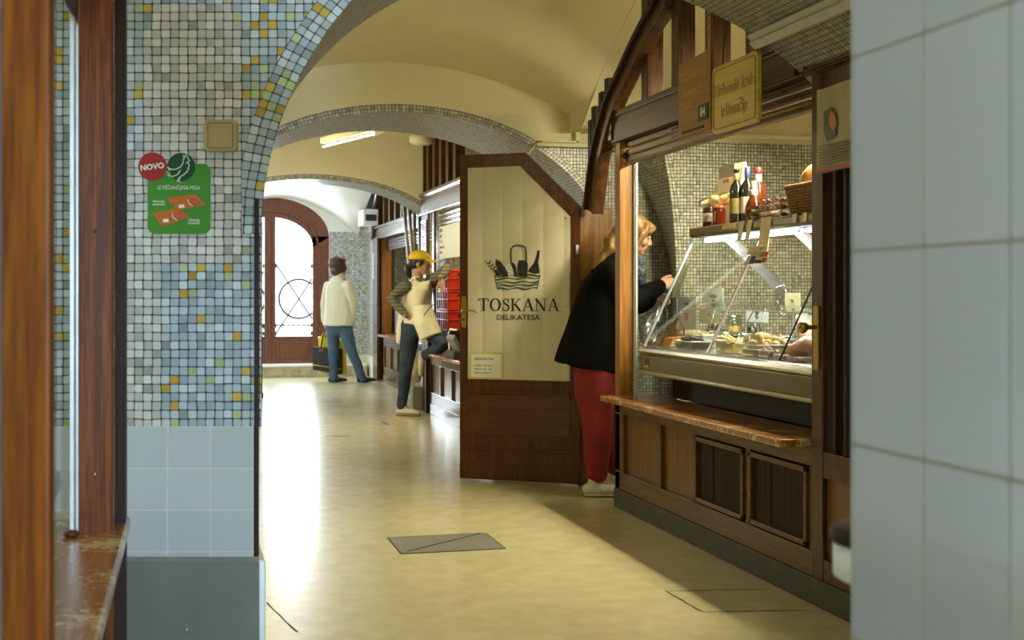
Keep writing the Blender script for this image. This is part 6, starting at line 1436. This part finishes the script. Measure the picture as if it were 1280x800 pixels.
mb = MB(); c_ = q0.lerp(q1, .32).lerp(q3, .12)+V((0, -.055, 0)); mb.box(c_.x-.03, c_.x+.03, c_.y-.008, c_.y, c_.z-.02, c_.z+.02); mb.build('gold_clasp', M['brass'], t2)
q0, q1, q2, q3 = bagpx(398, 421, .24), bagpx(431, 425, .22), bagpx(434, 469, .22), bagpx(402, 466, .24)
t3 = thing('carrier_bag', 'bright yellow carrier bag hanging behind the black tote bag', 'bag', (q3+q2)/2)
M['bag_yellow'] = plain('bag_yellow', (.75, .60, .02), .35)
bagshape('body', (q0, q1, q2, q3), .10, 'bag_yellow', t3, .012)
mb = MB(); mb.tube([q0.lerp(q1, .15), q0.lerp(q1, .25).lerp(top, .6), top+V((.01, .02, 0)), q0.lerp(q1, .45).lerp(top, .5), q0.lerp(q1, .45)], (.022, .006), side=(1, 0, 0), n=8); mb.build('handles', M['bag_yellow'], t3)

# --- worker in yellow cap and apron leaning at the stall
D = 12.62
fw = V((.80, -.55, 0)).normalized(); sd = V((-fw.y, fw.x, 0))
t = thing('person', 'worker in cream apron and jeans, leaning with one knee on the stall sill', 'person', (A(508, 515).x, A(508, 515).y, 0))
pel = A(521, 402); wa = A(521, 385); ch = A(523, 362, .02); nk = A(522, 347)
shR, shL = A(508, 358, -.08), A(538, 353, .10)
elR, wrR = A(488.5, 373, -.14), A(508, 394, -.17)
elL, wrL = A(559, 336, -.15), A(551, 348, -.30)
hR, hL = A(514, 408, -.04), A(529, 407, .05)
kR, aR = A(508, 457, -.02), A(502, 505, .04); aR.z = .10
kL, aL = A(559, 431, -.22), A(527, 446, .0)
hc = A(525.5, 330, -.02); Rh = frame_of(V((.93, -.36, -.02)))
mb = MB()
mb.tube([pel+V((0, 0, -.06)), pel+V((0, 0, .05)), wa, ch, nk+V((0, 0, -.05)), nk, hc+V((-.02, 0, -.06))], [(.14, .10), (.14, .10), (.11, .085), (.14, .10), (.12, .07), (.050, .050), (.048, .05)], side=sd, n=16)
for s_, e_, w_ in ((shR, elR, wrR), (shL, elL, wrL)): limb(mb, [s_, s_.lerp(e_, .5), e_, e_.lerp(w_, .4), w_], [.048, .041, .036, .034, .024])
for h_, k_, a_ in ((hR, kR, aR), (hL, kL, aL)): limb(mb, [h_, h_.lerp(k_, .5), k_, k_.lerp(a_, .35), a_], [.085, .073, .052, .050, .033])
fR = V((.85, -.5, 0)).normalized(); mb.tube([aR, aR+fR*.10+V((0, 0, -.06))], [.032, .028])
dL = (V((-.25, -.10, -.95))).normalized(); mb.tube([aL, aL+V((-.02, 0, -.10))], [.032, .026])
head_mesh(mb, hc, Rh)
hand_mesh(mb, wrR, V((.75, .35, -.25)), V((.2, .9, -.2)), V((0, 0, 1)), .45); hand_mesh(mb, wrL, V((.22, -.10, -1)), V((-.8, -.4, 0)), V((-.3, .6, 0)), .22, spread=.10)
blob('body', mb, M['skin'], t, .0065, 2); face_parts(t, hc, Rh)
mb = MB()
for h_, k_, a_, e in ((hR, kR, aR, -.015), (hL, kL, aL, 0)): limb(mb, [h_+V((0, 0, .02)), h_.lerp(k_, .45), k_, k_.lerp(a_, .4), a_.lerp(k_, .03)+V((0, 0, e))], [.103, .092, .068, .064, .046])
mb.tube([pel+V((0, 0, .05)), pel+V((0, 0, -.06))], [(.155, .11), (.155, .12)], side=sd, n=16)
blob('jeans', mb, M['jeans_dark'], t, .009, 3, .006, 10)
mb = MB(); mb.tube([wa+V((0, 0, -.05)), wa+V((0, 0, .05)), ch, nk+V((0, 0, -.055)), nk+V((0, 0, -.02))], [(.135, .105), (.13, .10), (.155, .112), (.125, .08), (.060, .058)], side=sd, n=18)
for s_, e_, w_ in ((shR, elR, wrR), (shL, elL, wrL)): mb.tube([s_, s_.lerp(e_, .5), e_, e_.lerp(w_, .5), w_], [.066, .056, .050, .043, .034], n=14)
blob('striped_jumper', mb, M['striped'], t, .009, 2, .006, 12)
# apron: front and back of a loose sleeveless tabard, flaring to an uneven hem
mb = MB()
hm = A(519, 410, -.02)
mb.tube([A(527, 385, -.10), A(532, 404, -.16), A(538, 421, -.18)], [(.10, .07), (.115, .07), (.115, .06)], side=V((.9, -.4, 0)), n=16, flat=True)
mb.tube([A(508, 388, .06), A(502, 410, .08), A(500, 430, .08)], [(.06, .05), (.055, .05), (.05, .045)], n=12, flat=True)
mb.tube([hm, pel+V((-.0, 0, .01)), wa, ch+V((0, 0, 0)), ch+V((0, 0, .09)), nk+V((0, 0, -.045))], [(.150, .13), (.160, .135), (.140, .124), (.160, .144), (.142, .126), (.092, .084)], side=sd, n=26, flat=True)
ap = blob('apron', mb, M['apron'], t, .009, 3, .010, 6, stretch=(1.5, 1.5, .6))
mb = MB(); p0_, p1_ = A(530, 394, -.24), A(541, 381, -.24); mb.tube([p0_, p0_.lerp(p1_, .5)+V((0, 0, .004)), p1_], .005, n=6); mb.build('pocket_edge', M['darkgrey'], ap)
# V neck showing the jumper
mb = MB(); Hd = lambda p: hc+Rh @ V(p)
mb.ell(Hd((-.028, 0, .025)), (.092, .083, .085), Rh); mb.tube([Hd((-.08, 0, -.01)), Hd((-.125, 0, -.04)), Hd((-.12, 0, -.10)), Hd((-.10, 0, -.14))], [.035, .042, .034, .015]); mb.ell(Hd((.010, .064, .02)), (.035, .018, .045), Rh); mb.ell(Hd((.010, -.064, .02)), (.035, .018, .045), Rh)
blob('hair', mb, M['hair_dark'], t, .007, 2, .006, 30, stretch=(1, 1, .4))
cp = thing('cap', 'bright yellow baseball cap worn by the worker in the apron', 'cap', hc+V((0, 0, .06)))
mb = MB(); mb.ell(Hd((-.012, 0, .062)), (.112, .092, .078), Rh); me_ = mb
v2 = []
for i, v in enumerate(mb.v):
    l_ = Rh.transposed() @ (V(v)-hc)
    if l_.z < .042: l_.z = .042+(l_.z-.042)*.05
    v2.append(tuple(hc+Rh @ l_))
mb.v = v2; blob('crown', mb, M['cap_yellow'], cp, .007, 2)
mb = MB(); pts = []
top_ = []; 
for k in range(13):
    an = -1.15+2.3*k/12; top_.append((V((.085+.075*cos(an)*1.15-.0, .080*sin(an), .046-.020*abs(sin(an))-.012)), V((.035+.055*cos(an), .082*sin(an), .050))))
v = []
for o_, i_ in top_: v += [Hd(i_), Hd(o_), Hd(i_+V((0, 0, -.006))), Hd(o_+V((0, 0, -.005)))]
f = []
for k in range(12): a_ = 4*k; f += [(a_, a_+1, a_+5, a_+4), (a_+2, a_+6, a_+7, a_+3), (a_+1, a_+3, a_+7, a_+5), (a_, a_+4, a_+6, a_+2)]
f += [(0, 2, 3, 1), (48, 49, 51, 50)]
mb.add(v, f, sm=True); mb.build('visor', M['cap_yellow'], cp)
# clogs
def clog(mb, b0, f2, up=V((0, 0, 1))):
    s2 = up.cross(f2); mb.tube([b0-f2*.03+up*.030, b0+f2*.05+up*.034, b0+f2*.12+up*.030, b0+f2*.185+up*.020], [(.036, .030), (.044, .036), (.047, .030), (.034, .018)], side=s2, n=14)
mb = MB(); clog(mb, V((aR.x, aR.y, .012)), fR); c_ = blob('clog', mb, M['shoe_white'], t, .007, 2)
mb = MB(); s2 = V((-fR.y, fR.x, 0)); b0 = V((aR.x, aR.y, .010)); mb.tube([b0-fR*.05, b0+fR*.06, b0+fR*.19], [(.036, .010), (.044, .010), (.036, .010)], side=s2, n=14); mb.build('sole', plain('sole', (.28, .24, .13), .7), c_)
mb = MB(); fL = V((.03, -.10, -.98)).normalized(); uL = V((.80, -.6, .1)); uL = (uL-fL*uL.dot(fL)).normalized(); clog(mb, aL+V((-.035, .0, .01)), fL, -uL if False else uL); blob('clog', mb, M['shoe_white'], t, .007, 2)

# --- woman in black reaching over the case
D = 7.66
t = thing('person', 'blond woman in black coat and red trousers reaching over the display case', 'person', (A(748, 615).x, A(748, 615).y, 0))
fw = V((.97, -.24, 0)).normalized(); sd = V((-fw.y, fw.x, 0))
pel = A(746, 446); wa = A(752, 405); ch = A(764, 355); nk = A(780, 322)
shR, shL = A(770, 338, -.17), A(778, 338, .15)
elR, wrR = A(793, 378, -.22), A(824, 357, -.10)
elL, wrL = A(790, 385, .10), A(813, 374, .06)
hR, hL = A(742, 462, -.06), A(752, 462, .08)
kR, kL = A(746, 535, -.06), A(760, 528, .10); aR, aL = A(746, 598, -.06), A(770, 585, .14)
aR.z = .10; aL.z = .12
hc = A(794, 293); Rh = frame_of(V((.93, -.20, -.30)))
mb = MB()
mb.tube([pel+V((0, 0, -.06)), pel+V((0, 0, .05)), wa, ch, nk.lerp(ch, .25), nk, hc+V((-.03, 0, -.06))], [(.145, .11), (.15, .11), (.13, .10), (.15, .11), (.12, .075), (.052, .054), (.05, .052)], side=sd, n=16)
for s_, e_, w_ in ((shR, elR, wrR), (shL, elL, wrL)): limb(mb, [s_, s_.lerp(e_, .5), e_, e_.lerp(w_, .4), w_], [.052, .045, .040, .036, .026])
for h_, k_, a_ in ((hR, kR, aR), (hL, kL, aL)): limb(mb, [h_, h_.lerp(k_, .5), k_, k_.lerp(a_, .35), a_], [.09, .078, .056, .054, .036]); mb.tube([a_, a_+fw*.10+V((0, 0, -.06))], [.034, .028])
head_mesh(mb, hc, Rh)
hand_mesh(mb, wrR, V((.95, -.1, .20)), V((.05, .8, -.5)), V((0, .3, 1)), .9, spread=.02); hand_mesh(mb, wrL, V((.95, -.25, .05)), V((0, -.6, -.6)), V((0, -.2, 1)), 1.0)
blob('body', mb, M['skin'], t, .0055, 2); face_parts(t, hc, Rh)
mb = MB()
for h_, k_, a_ in ((hR, kR, aR), (hL, kL, aL)): limb(mb, [h_+V((0, 0, .04)), h_.lerp(k_, .45), k_, k_.lerp(a_, .5), a_+V((0, 0, .035))], [.125, .112, .090, .078, .070])
mb.tube([pel+V((0, 0, .04)), pel+V((0, 0, -.08))], [(.165, .125), (.17, .135)], side=sd, n=16)
blob('trousers', mb, M['trousers_red'], t, .009, 3, .012, 6, stretch=(1.8, 1.8, .7))
mb = MB()
hm = A(736, 462); 
mb.tube([A(734.5, 456)+V((0, 0, -.015)), A(741, 425), A(747.5, 395), A(757, 362), A(768, 338), A(776, 326), nk+V((.0, 0, .0))], [(.20, .205), (.205, .175), (.20, .155), (.20, .150), (.185, .115), (.125, .08), (.072, .07)], side=sd, n=26, flat=True)
for s_, e_, w_ in ((shR, elR, wrR), (shL, elL, wrL)): mb.tube([s_+V((-.01, 0, -.015)), s_.lerp(e_, .5), e_, e_.lerp(w_, .5), w_.lerp(e_, .06)], [.095, .082, .070, .062, .054], n=16)
blob('coat', mb, M['coat'], t, .009, 3, .014, 4, stretch=(1.6, 1.6, .6))
mb = MB(); mb.ell(nk+V((.075, -.04, -.09)), (.05, .07, .10)); mb.ell(nk+V((.05, -.03, -.0)), (.045, .06, .045)); blob('patterned_scarf', mb, plain('scarf', (.06, .08, .10), .8, var=.9, scale=60), t, .008, 2, .01, 20)
mb = MB(); Hd = lambda p: hc+Rh @ V(p)
mb.ell(Hd((-.025, 0, .036)), (.101, .086, .090), Rh); mb.ell(Hd((.040, 0, .074)), (.048, .062, .030), Rh)
for s_ in (1, -1): mb.tube([Hd((.045, .060*s_, .06)), Hd((.03, .082*s_, .0)), Hd((.015, .088*s_, -.07)), Hd((.03, .08*s_, -.14)), Hd((.06, .06*s_, -.20))], [.024, .026, .022, .016, .006], n=10)
mb.tube([Hd((.078, .050, .045)), Hd((.090, .030, .062)), Hd((.088, 0, .072)), Hd((.090, -.030, .062)), Hd((.076, -.055, .035))], [.014, .018, .018, .018, .014])
mb.tube([Hd((-.07, 0, .04)), Hd((-.10, 0, -.04)), Hd((-.13, 0, -.09)), A(763, 312, -.02), A(752, 324, -.02), A(743, 336, -.02)], [(.075, .05), (.085, .045), (.085, .04), (.085, .035), (.07, .025), (.04, .012)], side=sd, n=14)
blob('hair', mb, M['hair_blond'], t, .0065, 2, .010, 24, stretch=(1, 1, .35))
for a_, f2 in ((aR, V((1, -.25, 0)).normalized()), (aL, V((1, -.1, 0)).normalized())):
    mb = MB(); b0 = V((a_.x-.01, a_.y, .012)); s2 = V((-f2.y, f2.x, 0))
    mb.tube([b0-f2*.05+V((0, 0, .034)), b0+f2*.03+V((0, 0, .040)), b0+f2*.11+V((0, 0, .032)), b0+f2*.175+V((0, 0, .022))], [(.037, .032), (.042, .040), (.046, .030), (.034, .018)], side=s2, n=14); mb.tube([b0+V((0, 0, .05)), b0+V((0, 0, .085))], [.044, .046])
    sh_ = blob('shoe', mb, M['shoe_white'], t, .007, 2)
    mb = MB(); mb.tube([b0+f2*.05-s2*.046+V((0, 0, .03)), b0+f2*.055+V((0, 0, .078)), b0+f2*.05+s2*.046+V((0, 0, .03))], (.012, .004), side=f2, n=8); mb.build('strap', M['shoe_white'], sh_)
    mb = MB(); mb.tube([b0-f2*.06, b0+f2*.06, b0+f2*.18], [(.036, .010), (.045, .010), (.036, .010)], side=s2, n=14); mb.build('sole', plain('sole_pale', (.5, .47, .36), .7), sh_)
# thin plastic bag from her far hand
mb = MB(); a_, b_ = A(819, 374, .06), A(812, 425, .02)
mb.tube([a_, a_.lerp(b_, .25)+V((.03, 0, 0)), a_.lerp(b_, .6)+V((.0, 0, 0)), b_], [(.022, .02), (.06, .035), (.085, .05), (.07, .04)], side=(1, 0, 0), n=14)
o = blob('plastic_bag', mb, glassmat('thin_plastic', (.80, .80, .76), .55, .2), None, .010, 2, .02, 11); tag(o, 'thin translucent plastic bag hanging from the blond woman\'s hand', 'bag')
# ------------------------------------------------------------------ camera, light
cam = bpy.data.cameras.new('camera'); co = bpy.data.objects.new('camera', cam); C.objects.link(co)
co.location = (0, 0, CZ); co.rotation_euler = (pi/2, 0, -TH); cam.sensor_width = 36; cam.lens = 45; cam.shift_y = -32/1280; cam.clip_start = .05; cam.clip_end = 200
cam.dof.use_dof = True; cam.dof.focus_distance = 6.5; cam.dof.aperture_fstop = 7
sc = bpy.context.scene; sc.camera = co
sc.view_settings.view_transform = 'Standard'; sc.view_settings.look = 'None'; sc.view_settings.gamma = 1; sc.view_settings.use_curve_mapping = False; sc.view_settings.exposure = -.2
w = bpy.data.worlds.new('world'); sc.world = w; w.use_nodes = True
bg = w.node_tree.nodes['Background']; bg.inputs[0].default_value = (.80, .90, 1, 1); bg.inputs[1].default_value = 5.0
def area(name, loc, dirv, sx, sy, e, col, spread=180):
    l = bpy.data.lights.new(name, 'AREA'); l.shape = 'RECTANGLE'; l.size = sx; l.size_y = sy; l.energy = e; l.color = col; l.spread = radians(spread)
    o = bpy.data.objects.new(name, l); C.objects.link(o); o.location = loc
    z_ = -Vector(dirv).normalized(); y_ = Vector((0, 1, 0)) if abs(z_.y) < .8 else Vector((0, 0, 1)); x_ = y_.cross(z_).normalized(); y_ = z_.cross(x_)
    o.rotation_euler = Matrix((x_, y_, z_)).transposed().to_euler(); return o
WARM = (1, .85, .46)
area('daylight_street', (1.165, 19.6, 1.7), (0, -1, -.35), 1.6, 2.0, 260, (.80, .90, 1))
area('daylight_rear', (.5, -2.8, 1.30), (-.07, 1, .02), .2, .2, 215, (.55, .77, 1))
area('daylight_rear_soft', (.0, -2.95, 1.5), (0, 1, 0), 1.8, 1.4, 2, (.62, .80, 1))
# stall tubes, bay lamp and added fill lights
area('stall_tube', (3.0, 5.7, 2.22), (-.45, .12, -1), .12, 2.0, 112, (1, .89, .58))
area('case_tube', (2.765, 5.7, 1.488), (.15, 0, -1), .03, 1.9, 26, (.95, 1, .92))
area('corridor_fill', (.45, 6.4, 2.3), (.5, 0, -1), .3, 1.2, 9, WARM)  # invented fill for the near bay, no lamp known here
area('bay_lamp', (.6, 10.9, 2.4), (.4, 0, -1), .3, 1.2, 34, WARM)
area('front_fill', (.6, 2.2, 2.8), (0, .3, -1), .4, .8, 7, (1, .62, .32))  # warm fill added over the near hall
area('bay_side_fill', (-.25, 11.6, 1.5), (1, .12, 0), 1.4, 1.2, 34, (1, .93, .72))  # side fill added to brighten the worker and her bay
area('end_bay_fill', (-.28, 16.3, 1.6), (1, .1, -.1), 2.2, 1.6, 95, (.76, .88, 1))  # cool fill added to lift the end bay, the wall behind is solid
area('far_stall_tube', (2.9, 16.2, 1.92), (.3, 0, -1), .1, 2.4, 14, WARM)
area('near_stall_tube', (2.70, 11.9, 1.98), (.0, .3, -1), .1, 1.0, 10, WARM)
bpy.context.view_layer.update()
for o in bpy.data.objects:
    if '_w' in o: del o['_w']
